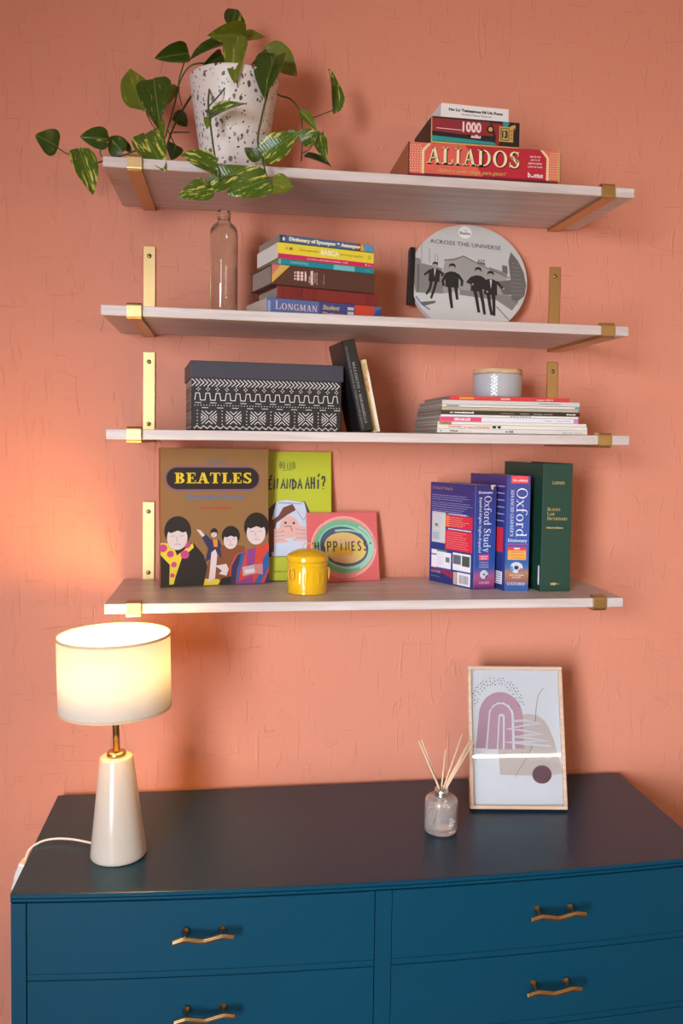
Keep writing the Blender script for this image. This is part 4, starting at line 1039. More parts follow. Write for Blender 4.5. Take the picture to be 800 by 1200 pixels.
# ------------------------------------------------------------------ third shelf
z3 = sz(3, .3, -.2)+.0012
M_lid = mat('slate_lid_card', (62, 60, 70), .6, bump=.05, bscale=900); M_body = mat('charcoal_box_card', (34, 29, 29), .55)
W, D, HB, HL = .2945, .195, .100, .0325
sb = thing('storage_box', 'dark lidded storage box with white hand-drawn pattern', 'box', (.1500, -.2500, z3), (0, 0, R(6)))
g = Geo(); g.box(.003, .003, 0, W-.003, D-.003, HB+.02, M_body, .001, 1); body = g.build('body', None, sb)
g = Geo(); g.box(0, 0, HB-.0035, W, D, HB+HL-.0035, M_lid, .0015, 2); g.build('lid', None, sb)
ivory = ink('ivory', (226, 222, 218))
def pattern(P, W, x0, x1, squares):
    def v(y): return 1-(y-152)/400
    n = int((x1-x0)*W/.0074)
    for i in range(n):
        x = x0+(x1-x0)*i/n; k = .0052/W
        P.stroke([(x-k*.7, v(157)), (x+k*.8, v(186)), (x-k*.7, v(214))], .0015, ivory, 1)
    n = round((x1-x0)*W/.0172)
    for i in range(n):
        x = x0+(x1-x0)*(i+.5)/n
        for ax, ay in ((-1, 0), (1, 0), (0, 1), (0, -1)): P.ell(x+ax*.0026/W, v(236)+ay*.030, .0011/W, .012, ivory, 1, k=7)
    n = round((x1-x0)*W/.0195); pts = []
    for i in range(n):
        a = x0+(x1-x0)*(i+.12)/n; d = (x1-x0)/n
        pts += [(a, v(322)), (a+d*.10, v(268)), (a+d*.46, v(268)), (a+d*.56, v(322))]
    P.stroke(pts, .0014, ivory, 1)
    n = round((x1-x0)*W/.029)
    for i in range(n):
        a = x0+(x1-x0)*(i+.3)/n; d = .006/W
        P.stroke([(a-d, v(342)), (a+d, v(343))], .0011, ivory, 1)
        a += (x1-x0)*.45/n
        if a+d < x1: P.stroke([(a-d, v(381)), (a+d, v(381))], .0011, ivory, 1)
    n = int((x1-x0)*W/.0054)
    for i in range(n): P.ell(x0+(x1-x0)*(i+.5)/n, v(362), .0010/W, .010, ivory, 1, k=6)
    for i in range(squares):
        c = x0+(x1-x0)*(i+.62)/(squares+.12); cx = lambda t: c+t/W; vy = lambda t: v(456)+t*.1375
        for sx in (-1, 1):
            for sy in (-1, 1):
                P.stroke([(cx(sx*.0015), vy(sy*.06)), (cx(sx*.0135), vy(sy*.92))], .0014, ivory, 1)
        for sy in (-1, 1):
            for q in (.48,): P.stroke([(cx(-(1-q)*.0125), vy(sy*.92)), (cx(0), vy(sy*q)), (cx((1-q)*.0125), vy(sy*.92))], .0014, ivory, 1)
        for sx in (-1, 1):
            for q in (.40, .80): P.stroke([(cx(sx*.0150), vy(-(1-q)*.85)), (cx(sx*q*.0150), vy(0)), (cx(sx*.0150), vy((1-q)*.85))], .0014, ivory, 1)
        xs = c-.0215/W
        for k in range(5):
            if xs > x0: P.ell(xs, v(404+26*k), .0011/W, .011, ivory, 1, k=7)
    n = round((x1-x0)*W/.0125); pts = []
    for i in range(n): pts += [(x0+(x1-x0)*(i+.1)/n, v(546)), (x0+(x1-x0)*(i+.5)/n, v(522))]
    P.stroke(pts, .0014, ivory, 1)
    for i in range(n): P.ell(x0+(x1-x0)*(i+.02)/n, v(534), .0008/W, .008, ivory, 1, k=6)
HP = HB-.0035
P = Print((.003, .003, .0), (1, 0, 0), (0, 0, 1), W-.006, HP); pattern(P, W-.006, .012, .995, 6)
P.build('front_pattern', body)
P = Print((.003, D-.003, .0), (0, -1, 0), (0, 0, 1), D-.006, HP); pattern(P, D-.006, .01, .99, 4)
P.build('side_pattern', body)
# two books leaning against it
M_blk = mat('black_leatherette', (26, 26, 28), .38, bump=.15, bscale=500)
bk = book('book', 'black leatherette book with silver spine title leaning on the patterned box', 'book', (.4755, -.2385, z3), (0, R(-13.2), R(6.0)), .0262, .118, .1790, False, M_blk, True)
P = spine_print(bk, .0262, .1790, False).turned(); sil = ink('silver', (176, 182, 186)); gs = ink('dull_silver', (120, 130, 136))
P.serif('MAZZUCCO', .245, .535, .44, .19, sil, 2, T=.16); P.ell(.565, .53, .006, .04, sil, 2, k=8); P.serif('MARANGHELLO', .595, .915, .44, .19, sil, 2, T=.16)
P.text('DICCIONARIO BILING\u00dcE DE TERMINOLOG\u00cdA JUR\u00cdDICA', .07, .965, .16, .13, gs, 2, .01); P.build('spine_print', bk)
M_cream = mat('cream_cover', (226, 206, 158), .5)
ck = book('book', 'slim cream paperback with orange spine title leaning on the black book', 'book', (.5040, -.221, z3), (0, R(-12.4), R(6.5)), .0130, .105, .1430, False, M_cream, pages=M_pages_white)
P = spine_print(ck, .0130, .1430, False); P.rect(.66, 0, 1, .83, ink('off_white', (240, 228, 206)), 1)
T2 = P.turned(); T2.text('Practical Legal English', .05, .44, .36, .34, ink('terracotta', (222, 140, 84)), 2, .05); T2.text('Everyday use', .05, .20, .72, .18, ink('olive', (150, 130, 50)), 2); P.build('spine_print', ck)
# the magazines
MG = [('red', (214, 58, 60), .650, .898, .0088), ('light grey', (204, 198, 192), .632, .912, .0088), ('white', (224, 220, 216), .632, .9142, .0043), ('sand beige', (186, 170, 140), .632, .9125, .0067),
      ('black', (44, 38, 36), .630, .9148, .0078), ('thin white', (226, 220, 214), .630, .912, .0046), ('white and pink', (226, 222, 230), .628, .9134, .0094), ('white and ochre', (226, 220, 208), .624, .930, .0057), ('white', (226, 220, 212), .624, .9316, .0078), ('white', (228, 222, 216), .623, .9318, .0083)]
LB = ['red spined magazine on top of the pile under the grey jar', 'light grey magazine directly under the red one', 'white magazine with a blue spine tip in the pile', 'sand beige spined magazine above the black one', 'black spined magazine in the middle of the pile', 'thin white magazine directly under the black one', 'white magazine with a pink title block on its spine', 'white magazine with an ochre block at its spine end', 'white magazine with red spine lettering, second from the shelf', 'white magazine lying lowest, directly on the shelf']
zc = sz(3, .78, -.15)+.0012
rm = random.Random(3)
for i in range(9, -1, -1):
    nm, c, x0, x1, h = MG[i]; L_ = x1-x0
    dx = {0: .016}.get(i, 0)
    mg = book('magazine', LB[i], 'magazine', (x0, -.2545+.002*rm.random()+(.012 if i == 0 else 0), zc), (0, 0, R(rm.uniform(-.2, 1.4))), h-.0003, .205+rm.uniform(-.006, .006), L_, True, mat('magazine_cover_%d' % i, c, .35), pages=M_pages_grey, group='magazines in the pile')
    P = spine_print(mg, h-.0003, L_, True)
    if i == 0: P.rect(.08, .25, .20, .72, orange, 1); P.text('CULTURA', .42, .50, .28, .40, pinkw, 2, .06); P.text('mayo 2019', .72, .86, .3, .3, pinkw, 2, .03)
    if i == 1: P.rect(.70, .4, .86, .56, greyink, 1)
    if i == 2: P.rect(.965, .1, 1, .9, ink('cyan', (40, 160, 190)), 1); P.rect(.03, .3, .12, .75, ink('dusk_blue', (62, 70, 128)), 1)
    if i == 3:
        for k in range(6): P.text('ESPECIAL', .27+.11*k, .35+.11*k, .3, .35, lightgrey, 2)
    if i == 4: P.text('x weekend', .06, .23, .3, .42, white, 2, .06); P.text('edition', .42, .52, .3, .35, gold, 2); P.text('volume', .56, .63, .3, .35, lightgrey, 2); P.text('design issues', .66, .80, .3, .35, lightgrey, 2); P.text('trends', .90, .97, .3, .4, white, 2, .05)
    if i == 5:
        for k in range(7): P.stroke([(.50+.022*k, .15), (.515+.022*k, .85)], .0012, black, 2)
    if i == 6: P.rect(.0, .04, .295, .96, ink('hot_pink', (226, 70, 118)), 1); P.text('OH LA LA!', .10, .215, .26, .50, white, 2, .07); P.text('revista', .75, .80, .35, .3, greyink, 2); P.text('octubre 2019', .84, .94, .35, .3, greyink, 2); P.rect(.965, .04, 1, .96, ink('orchid', (200, 130, 190)), 1)
    if i == 7: P.rect(.01, .05, .09, .95, ink('ochre', (190, 150, 60)), 1)
    if i == 8: P.text('SOPHIA', .07, .16, .22, .55, ink('coral', (226, 110, 90)), 2, .03); P.text('revista', .17, .345, .22, .5, ink('coral', (226, 110, 90)), 2, .03); P.rect(.36, .2, .385, .85, black, 2); P.rect(.395, .2, .415, .85, black, 2); P.text('edici\u00f3n', .78, .92, .3, .35, lightgrey, 2)
    if i == 9: P.text('Vivir', .08, .14, .3, .4, black, 2, .04); P.rect(.02, .4, .03, .6, black, 2); P.text('la casa', .155, .225, .3, .35, lightgrey, 2); P.text('n 22', .45, .50, .3, .45, black, 2, .05); P.text('de la tapa', .83, .965, .3, .35, greyink, 2)
    P.build('spine_print', mg)
    zc += h+.0001
# the jar on top
def emboss():
    m, nt, p = nodes_mat('embossed_grey_ceramic')
    N = nt.nodes.new; L = nt.links.new
    p.inputs['Base Color'].default_value = lin((178, 178, 180))+(1,); p.inputs['Roughness'].default_value = .22
    return m
M_jar = emboss(); M_jlid = wood('pale_wood_lid', (190, 146, 104), (226, 190, 146), 14, 60, .5)
jr = thing('lidded_jar', 'round grey embossed ceramic jar with a wooden lid on the magazines', 'jar', (.7775, -.140, zc+.0006))
def diamonds(a, z):
    u = a/(2*PI)*22; w = (z-.006)/.0146
    if z < .005 or z > .047: return 1
    d1 = abs(((u+w) % 1)-.5); d2 = abs(((u-w) % 1)-.5)
    ridge = max(0, 1-min(d1, d2)/.11)
    c = math.cos(2*PI*u)*math.cos(2*PI*w)
    return 1+.010*ridge*.9+.006*max(0, c)**2
prof = [(0, 0), (.048, 0), (.0503, .002)]+[(.0507, .0045+.0435*k/72) for k in range(73)]+[(.0503, .0492), (.049, .0502), (0, .0502)]
g = Geo(); g.lathe(prof, M_jar, 264, wob=diamonds); g.build('body', None, jr)
g = Geo(); g.lathe([(0, .0504), (.0500, .0504), (.0512, .0514), (.0512, .0592), (.0500, .0604), (0, .0604)], M_jlid, 64); g.build('lid', None, jr)

# ------------------------------------------------------------------ lowest shelf
z4 = 1.2213
M_kraft = mat('kraft_cover', (146, 106, 62), .42, vary=.04, vscale=200); M_kspine = mat('rust_spine', (150, 84, 34), .45)
W, H, T = .2246, .2835, .018
ang = math.atan2(.0418, .2207)
bb = thing('book', 'large brown hardback song book with colourful cartoon cover standing upright', 'book', (.0872, -.1225, z4+.0012), (R(-3.5), 0, ang))
g = Geo(); g.box(.0, 0, 0, W, .003, H, M_kraft, .001, 1); g.box(0, T-.003, 0, W, T, H, M_kraft, .001, 1); g.box(-.0012, 0, 0, .0022, T, H, M_kspine, .001, 1); cv = g.build('cover', None, bb)
g = Geo(); g.box(.003, .0031, .0035, W-.004, T-.0031, H-.0035, M_pages_white); g.build('pages', None, bb)
P = Print((0, 0, 0), (1, 0, 0), (0, 0, 1), W, H)
def X(x): return (x-45)/(755-45)
def Y(y): return 1-(y-30)/(945-30)
def pp(pts): return [(X(x), Y(y)) for x, y in pts]
lilac = ink('lilac', (134, 92, 122)); b_yel = ink('chrome_yellow', (232, 204, 50)); b_blue = ink('faded_blue', (92, 120, 162)); b_red = ink('vermilion', (206, 66, 50)); skin = ink('paper_skin', (226, 206, 202)); b_blk = ink('warm_black', (30, 22, 20)); b_pink = ink('magenta_pink', (200, 66, 128)); b_pur = ink('violet', (142, 58, 132)); b_ind = ink('indigo', (48, 42, 84)); b_cob = ink('cobalt', (44, 92, 158)); b_rb = ink('rust', (130, 74, 40))
def pill(x0, x1, y0, y1, m, lev):
    cy = (y0+y1)/2; ry = (Y(y0)-Y(y1))/2; rx = ry*H/W; pts = []
    for k in range(17): a = PI/2+PI*k/16; pts.append((X(x0)+rx+rx*math.cos(a), Y(cy)+ry*math.sin(a)))
    for k in range(17): a = -PI/2+PI*k/16; pts.append((X(x1)-rx+rx*math.cos(a), Y(cy)+ry*math.sin(a)))
    P.poly(pts, m, lev)
pill(74, 697, 150, 318, lilac, 1); pill(84, 690, 160, 304, b_blk, 2)
P.serif('BEATLES', X(135), X(645), Y(265), .078, b_yel, 4, T=.25, n=.095, gap=.06)
P.serif('THE', X(332), X(470), Y(137), .036, b_blue, 4, T=.22, n=.09, gap=.55)
P.text('Illustrated Lyrics', X(205), X(590), Y(372), .036, b_blue, 4, .012); P.text('EDITED BY ALAN ALDRIDGE', X(300), X(502), Y(440), .018, b_red, 4, .03)
# plain stand-in for the cover drawing: four flat figures in bright coats
def bob(cx, cy, r, hair, lev, face=True):
    for sx in (-.36, .30): P.stroke(pp([(cx+r*(sx-.16), cy+r*.36), (cx+r*(sx+.16), cy+r*.36)]), .0009, greyink, lev+2)
    P.stroke(pp([(cx-r*.05, cy+r*.4), (cx-r*.10, cy+r*.75), (cx+r*.02, cy+r*.78)]), .0007, greyink, lev+2); P.stroke(pp([(cx-r*.25, cy+r*1.02), (cx, cy+r*.99), (cx+r*.22, cy+r*1.03)]), .0010, greyink, lev+2)
    P.ell(X(cx), Y(cy), r/710, r*1.15/915, b_blk, lev)
    P.ell(X(cx-r*.04), Y(cy+r*.52), r*.76/710, r*.92/915, skin, lev+1)
    P.poly(pp([(cx-r*.9, cy-r*.1), (cx-r*.6, cy-r*.8), (cx+r*.5, cy-r*.9), (cx+r*.85, cy-r*.1), (cx+r*.4, cy+r*.12), (cx, cy-r*.05), (cx-r*.5, cy+r*.15)]), b_blk, lev+2)
P.poly(pp([(46, 800), (46, 745), (90, 660), (255, 660), (320, 740), (345, 820), (318, 943), (46, 943)]), b_blk, 2)
P.poly(pp([(46, 655), (120, 660), (150, 740), (250, 660), (258, 690), (180, 760), (140, 880), (128, 930), (100, 930), (104, 800), (46, 735)]), b_yel, 3)
for x, y, r in ((62, 690, 26), (108, 730, 22), (130, 800, 18), (200, 735, 28), (215, 672, 22), (120, 870, 14)): P.ell(X(x), Y(y), r/710, r/915, b_pink, 4)
bob(155, 580, 86, 0, 5)
P.poly(pp([(350, 790), (330, 900), (345, 943), (460, 943), (500, 900), (520, 790), (460, 720)]), b_rb, 1)
P.poly(pp([(300, 605), (330, 600), (372, 640), (420, 640), (445, 700), (440, 770), (395, 720), (365, 770), (330, 790), (350, 700)]), b_ind, 2)
P.poly(pp([(380, 640), (412, 640), (412, 690), (388, 690)]), ink('tangerine', (226, 140, 60)), 3)
P.poly(pp([(372, 725), (398, 705), (410, 740), (395, 900), (350, 925), (360, 850)]), skin, 3)
P.poly(pp([(275, 570), (300, 575), (330, 610), (312, 622)]), skin, 3)
bob(390, 592, 24, 0, 4)
P.poly(pp([(430, 690), (480, 670), (590, 690), (610, 760), (560, 820), (500, 830), (440, 770)]), b_rb, 2)
bob(500, 620, 60, 0, 4)
P.poly(pp([(500, 943), (490, 830), (530, 745), (610, 715), (755, 670), (755, 943)]), b_red, 3)
P.poly(pp([(610, 715), (665, 700), (660, 800), (600, 860)]), b_pur, 4); P.poly(pp([(495, 943), (505, 820), (545, 745), (575, 735), (540, 850), (530, 943)]), b_ind, 4); P.poly(pp([(570, 735), (600, 725), (560, 860), (548, 930), (535, 930), (545, 840)]), b_cob, 5)
P.poly(pp([(755, 720), (755, 830), (700, 943), (655, 943), (700, 860), (715, 780)]), b_cob, 5); P.poly(pp([(755, 860), (755, 943), (722, 943)]), b_ind, 5); P.poly(pp([(520, 943), (640, 880), (650, 943)]), b_pur, 4)
P.poly(pp([(330, 900), (420, 905), (440, 943), (320, 943)]), b_yel, 3); P.poly(pp([(415, 943), (440, 900), (500, 890), (505, 943)]), b_blk, 4)
P.poly(pp([(395, 815), (470, 805), (485, 840), (470, 885), (420, 870), (440, 850)]), skin, 5)
bob(672, 560, 84, 0, 6)
P.poly(pp([(575, 830), (660, 815), (665, 875), (580, 890)]), ink('label_grey', (190, 170, 170)), 7); P.poly(pp([(590, 850), (655, 842), (657, 866), (594, 874)]), ink('label_pale', (220, 208, 206)), 8)
P.poly(pp([(664, 815), (712, 810), (714, 885), (666, 875)]), ink('label_rose', (200, 130, 130)), 7)
P.build('cover_print', cv)
P = Print((-.0012, T, 0), (0, -1, 0), (0, 0, 1), T, H); Q = P.turned(); Q.text('THE BEATLES Illustrated Lyrics', .08, .55, .3, .42, ink('tangerine', (226, 140, 60)), 2, .04); P.build('spine_print', cv)

# the green comic book behind
M_lime = mat('lime_cover', (184, 190, 38), .42)
W, H, T = .196, .279, .014
gb = thing('book', 'lime green comic book with hand-lettered black title leaning behind the brown one', 'book', (.2490, -.0575, z4+.0022), (R(-8.5), 0, R(1.5)))
g = Geo(); g.box(0, 0, 0, W, .0012, H, M_lime, .0004, 1); g.box(0, T-.0012, 0, W, T, H, M_lime, .0004, 1); g.box(0, 0, 0, .0012, T, H, M_lime, .0004, 1); cv = g.build('cover', None, gb)
g = Geo(); g.box(.0013, .0013, .0006, W-.0008, T-.0013, H-.0006, M_pages_white); g.build('pages', None, gb)
P = Print((0, 0, 0), (1, 0, 0), (0, 0, 1), W, H)
def X(x): return ((.3089-.2490)+.1350*(x-75)/(445-75))/W
def Y(y): return 1-(y-50)/(805-50)
ik = ink('comic_ink', (44, 46, 54)); shirt = ink('shirt_blue', (196, 206, 222)); tie = ink('tie_brown', (112, 50, 38)); fl = ink('flesh', (222, 172, 160)); jk = ink('jacket', (58, 56, 62))
def hand(letters, x0, x1, y0, y1, w, lev=3):
    """brush-written capitals made of plain strokes"""
    n = len(letters); d = (x1-x0)/n
    for i, st in enumerate(letters):
        for s_ in st:
            P.stroke([(X(x0+d*(i+.08+.78*px)), Y(y0+(y1-y0)*py)) for px, py in s_], w, ik, lev)
LT = {'A': [[(0, 0), (.5, 1), (.9, 0)], [(.15, .38), (.8, .42)]], 'N': [[(.05, 0), (.1, 1), (.75, .05), (.9, 1)]], 'D': [[(.1, 1), (.1, 0), (.7, .15), (.85, .6), (.1, 1)]], 'H': [[(.1, 0), (.15, 1)], [(.85, 0), (.8, 1)], [(.1, .5), (.85, .5)]],
      'I': [[(.45, 0), (.5, .8)], [(.45, 1.02), (.8, 1.28)]], 'E': [[(.8, .9), (.15, .9), (.1, 0), (.8, .0)], [(.1, .45), (.65, .45)], [(.35, 1.05), (.75, 1.3)]], '?': [[(.1, .8), (.35, 1.05), (.75, 1.0), (.8, .7), (.45, .45), (.42, .22)], [(.4, .05), (.46, -.02)]], ' ': [],
      'Q': [[(.5, 1), (.15, .8), (.1, .2), (.5, 0), (.85, .3), (.8, .8), (.5, 1)], [(.5, .7), (.55, .3)]], 'U': [[(.1, 1), (.15, .1), (.7, .05), (.8, 1)]], 'i': [[(.5, 0), (.5, .85)], [(.48, 1.2), (.54, 1.26)]], 'O': [[(.5, 1), (.12, .7), (.2, .1), (.7, .05), (.9, .6), (.5, 1)]]}
hand([LT['Q'], LT['U'], LT['i'], LT['N'], LT['O']], 136, 236, 152, 112, .0012); P.stroke([(X(155), Y(163)), (X(215), Y(155))], .0011, ik, 3)
hand([LT['E'], LT['N']], 70, 135, 272, 210, .0034); hand([LT['A'], LT['N'], LT['D'], LT['A']], 145, 278, 270, 212, .0036); hand([LT['A'], LT['H'], LT['I'], LT['?']], 290, 418, 270, 200, .0036)
def pp(pts): return [(X(x), Y(y)) for x, y in pts]
P.poly(pp([(-60, 560), (-20, 430), (60, 400), (120, 345), (290, 345), (318, 405), (330, 520), (320, 668), (-60, 668)]), jk, 1)
P.poly(pp([(120, 345), (180, 335), (285, 350), (300, 410), (308, 560), (290, 664), (90, 664), (85, 500), (100, 420)]), shirt, 2)
P.ell(X(196), Y(495), .105, .085, fl, 3)
P.poly(pp([(160, 380), (215, 360), (235, 395), (190, 420), (120, 470), (108, 520), (104, 640), (72, 640), (70, 470), (130, 430)]), tie, 4)
for k in range(4): P.stroke(pp([(104, 515+22*k), (170+4*k, 505+24*k)]), .0062, fl, 5); P.stroke(pp([(302, 505+20*k), (225-3*k, 490+26*k)]), .0062, fl, 5)
for k in range(3): P.stroke(pp([(112, 527+22*k), (165, 519+24*k)]), .0007, ik, 6); P.stroke(pp([(296, 516+20*k), (232, 505+26*k)]), .0007, ik, 6)
P.ell(X(173), Y(470), .014, .010, ik, 6, k=10); P.ell(X(222), Y(472), .014, .010, ik, 6, k=10)
P.stroke(pp([(165, 492), (205, 490), (212, 520)]), .0012, ik, 6); P.stroke(pp([(130, 352), (270, 358)]), .0012, ik, 4); P.stroke(pp([(140, 420), (110, 470)]), .0008, ik, 5); P.stroke(pp([(240, 400), (280, 455), (295, 430)]), .0008, ik, 4)
P.text('EDICIONES DE LA FLOR', X(105), X(190), Y(757), .010, ik, 3, .02)
P.build('cover_print', cv)

# the little painted card
W, H = .1600, .1500
cd = thing('art_card', 'square painted HAPPINESS card in pink, green and yellow leaning on the wall', 'card', (.3930, -.0785, z4+.001), (R(-12), 0, R(9.6)))
M_card = mat('coral_card', (222, 104, 104), .5)
g = Geo(); g.box(0, 0, 0, W, .0035, H, M_card, .0006, 1); cb = g.build('board', None, cd)
P = Print((0, 0, 0), (1, 0, 0), (0, 0, 1), W, H)
def X(x): return (x-8)/(745-8)
def Y(y): return 1-(y-52)/(770-52)
def pp(pts): return [(X(x), Y(y)) for x, y in pts]
c1 = ink('card_pink', (230, 144, 140)); c2_ = ink('card_pale', (238, 178, 166)); c3_ = ink('card_green', (112, 190, 146)); c4_ = ink('card_mint', (164, 212, 190)); c5_ = ink('card_blue', (78, 98, 124)); c6_ = ink('card_yellow', (228, 200, 110)); c7_ = ink('card_gold', (226, 176, 60)); c8_ = ink('card_peach', (232, 190, 140))
P.ell(X(385), Y(415), .462, .455, c1, 0, k=40); P.ring(X(385), Y(415), .445, .44, .02, .02, c2_, 1, 20, 130); P.ring(X(390), Y(415), .45, .44, .025, .025, c2_, 1, -70, -5); P.ring(X(385), Y(415), .47, .45, .02, .02, c2_, 1, 130, 200)
P.ell(X(385), Y(410), .425, .385, c3_, 2, k=40, rot=-6); P.ell(X(400), Y(415), .385, .315, c4_, 3, k=36, rot=-12); P.ring(X(395), Y(420), .41, .36, .03, .03, c4_, 4, -60, 60)
P.ell(X(385), Y(410), .345, .285, c5_, 5, k=36, rot=-14); P.ell(X(395), Y(425), .300, .225, c6_, 6, k=36, rot=-8); P.ell(X(400), Y(350), .20, .06, c8_, 7, rot=-5); P.ell(X(360), Y(465), .16, .07, c7_, 7, rot=-8); P.ell(X(400), Y(540), .20, .05, c8_, 7)
P.ring(X(385), Y(300), .25, .10, .008, .03, c4_, 6, 20, 120)
ik2 = ink('card_ink', (66, 58, 46)); lt = {'H': [[(.1, 0), (.1, 1)], [(.8, 0), (.8, 1)], [(.1, .5), (.8, .5)]], 'A': [[(.05, 0), (.45, 1), (.85, 0)], [(.2, .35), (.7, .35)]], 'P': [[(.15, -.12), (.15, 1), (.7, .95), (.8, .65), (.6, .45), (.15, .42)]], 'I': [[(.45, .0), (.45, .82)], [(.43, 1.12), (.49, 1.16)]], 'N': [[(.1, 0), (.15, 1), (.75, .05), (.8, 1)]], 'E': [[(.75, .98), (.15, .95), (.15, 0), (.8, .05)], [(.15, .5), (.65, .5)]], 'S': [[(.75, .9), (.4, 1), (.15, .8), (.35, .55), (.7, .35), (.65, .08), (.35, 0), (.1, .15)]]}
x0, x1 = 72, 640; d = (x1-x0)/9
for i, ch in enumerate('HAPPINESS'):
    for s_ in lt[ch]: P.stroke([(X(x0+d*(i+.1+.8*a)), Y(448-92*b_+4*i*.2)) for a, b_ in s_], .0028, ik2, 8)
P.ell(X(660), Y(382), .013, .013, ik2, 8, k=10); P.ell(X(60), Y(372), .010, .010, ik2, 8, k=10)
P.build('painted_print', cb)

# the yellow canister shaped like a little bin
M_can = mat('yellow_enamel', (232, 180, 24), .18, coat=.3)
cn = thing('canister', 'small shiny yellow metal canister shaped like a dustbin', 'canister', (.3795, -.1880, z4))
def flute(a, z):
    if .018 < z < .0475:
        e = min(1, (z-.018)/.004, (.0475-z)/.004)
        return 1+.022*e*(max(0, math.cos(18*a))**3)
    return 1
prof = [(0, .0012), (.0375, .0012), (.0388, 0), (.0398, .0016), (.0392, .003)]+[(.0390+.0006*k/30, .004+.051*k/30) for k in range(31)]+[(.0404, .0560), (.0404, .0575), (.0397, .0585), (.0398, .0655), (0, .0655)]
g = Geo(); g.lathe(prof, M_can, 144, wob=flute); g.build('body', None, cn)
g = Geo(); g.lathe([(.0402, .0640), (.0416, .0642), (.0420, .0660), (.0416, .0672), (.0412, .0735), (.0405, .0752), (.038, .0772), (.0335, .0800), (.0320, .0806), (.0300, .0822), (.0180, .0862), (0, .0878)], M_can, 72)
lid_ = g.build('lid', None, cn)
g = Geo(); g.tube(catmull([(-.0085, 0, .0868), (-.0088, 0, .0945), (-.005, 0, .0975), (.005, 0, .0975), (.0088, 0, .0945), (.0085, 0, .0868)], 4), .0011, M_can, 8); g.build('knob_loop', None, lid_)
for s_ in (-1, 1):
    g = Geo(); a0 = R(180+38) if s_ < 0 else R(-8)
    def cylp(da, z, r): return (r*math.cos(a0+da), r*math.sin(a0+da), z)
    g.tube(catmull([cylp(-.10, .050, .0400), cylp(-.12, .049, .0435), cylp(-.17, .040, .0440), cylp(-.14, .031, .0432), cylp(0, .028, .0428), cylp(.14, .031, .0432), cylp(.17, .040, .0440), cylp(.12, .049, .0435), cylp(.10, .050, .0400)], 4), .0013, M_can, 8)
    g.build('side_handle', None, cn)

# the dictionaries
def grad(name, stops, axis=2, rough=.38):
    m, nt, p = nodes_mat(name)
    N = nt.nodes.new; L = nt.links.new
    tc = N('ShaderNodeTexCoord'); sp = N('ShaderNodeSeparateXYZ'); cr = N('ShaderNodeValToRGB'); L(tc.outputs['Generated'], sp.inputs[0]); L(sp.outputs[axis], cr.inputs[0])
    e = cr.color_ramp.elements; e[0].position = stops[0][0]; e[0].color = lin(stops[0][1])+(1,); e[1].position = stops[-1][0]; e[1].color = lin(stops[-1][1])+(1,)
    for q, c in stops[1:-1]:
        k = e.new(q); k.color = lin(c)+(1,)
    L(cr.outputs[0], p.inputs['Base Color']); p.inputs['Roughness'].default_value = rough
    return m
M_ox1 = grad('printed_blue_cover', [(0, (62, 40, 104)), (.05, (150, 60, 116)), (.13, (160, 84, 132)), (.19, (70, 80, 150)), (.24, (30, 78, 156)), (.6, (38, 64, 146)), (1, (52, 46, 112))])
M_ox1b = grad('printed_blue_back', [(0, (40, 56, 120)), (.4, (40, 56, 128)), (1, (58, 44, 110))])
M_ox2 = grad('printed_blue_cover_two', [(0, (36, 92, 160)), (.05, (40, 90, 156)), (.09, (140, 90, 80)), (.16, (170, 118, 78)), (.20, (70, 100, 150)), (.26, (30, 88, 164)), (.75, (44, 68, 150)), (1, (52, 56, 128))])
white2 = ink('print_white', (236, 232, 240)); red2 = ink('print_red', (214, 42, 66)); silver2 = ink('disc_silver', (200, 204, 214)); pgrey = ink('page_grey', (206, 206, 204))
W, H, T, SK = .1440, .2170, .0470, R(19)
d1 = thing('book', 'blue study dictionary showing its printed back cover, left of the three upright dictionaries', 'book', (.7245, -.1795, z4), (0, 0, R(7.5)))
def standing(b, T, W, H, SK, mc, mb, pages, hard=False):
    cs, sn = math.cos(SK), math.sin(SK); fn = lambda c: Vector((c.x-c.y*sn, c.y*cs, c.z)); bt = .0026 if hard else .0009; ov = .003 if hard else 0
    g = Geo(); g.mats = [mc, mb]
    g.box(0, 0, 0, T, bt, H, mc, bt*.4, 1, fn=fn); g.box(0, bt*.5, 0, bt, W, H, mb, bt*.4, 1, fn=fn); g.box(T-bt, bt*.5, 0, T, W, H, mb, bt*.4, 1, fn=fn)
    if hard: g.box(0, bt, .001, T, bt+.0018, H-.001, mc, fn=fn)
    c = g.build('cover', None, b)
    g = Geo(); g.box(bt, bt+.0004, ov, T-bt, W-.0006-ov, H-.0008-ov, pages, fn=fn); g.build('pages', None, b)
    return c
cv = standing(d1, T, W, H, SK, M_ox1, M_ox1b, M_pages_white)
P = spine_print(d1, T, H, False); Q = P.turned()
P.serif('OXFORD', .26, .74, .055, .020, white2, 3, T=.15)
P.text('Diccionario', .15, .80, .918, .022, white2, 3, .02)
Q.serif('Oxford Study', .105, .645, .43, .33, white2, 3, T=.13, n=.05, gap=.06)
Q.text('Espa\u00f1ol-Ingl\u00e9s Ingl\u00e9s-Espa\u00f1ol', .12, .645, .20, .12, white2, 3, 0)
P.rect(.22, .282, .70, .335, ink('spine_pink', (226, 60, 110)), 2); P.text('segunda', .28, .64, .313, .012, white2, 3, .02); P.text('edici\u00f3n', .30, .62, .291, .012, white2, 3, .02)
for k, t in enumerate(('Totalmente', 'revisada y', 'actualizada')): P.text(t, .24, .68, .256-.022*k, .011, white2, 3)
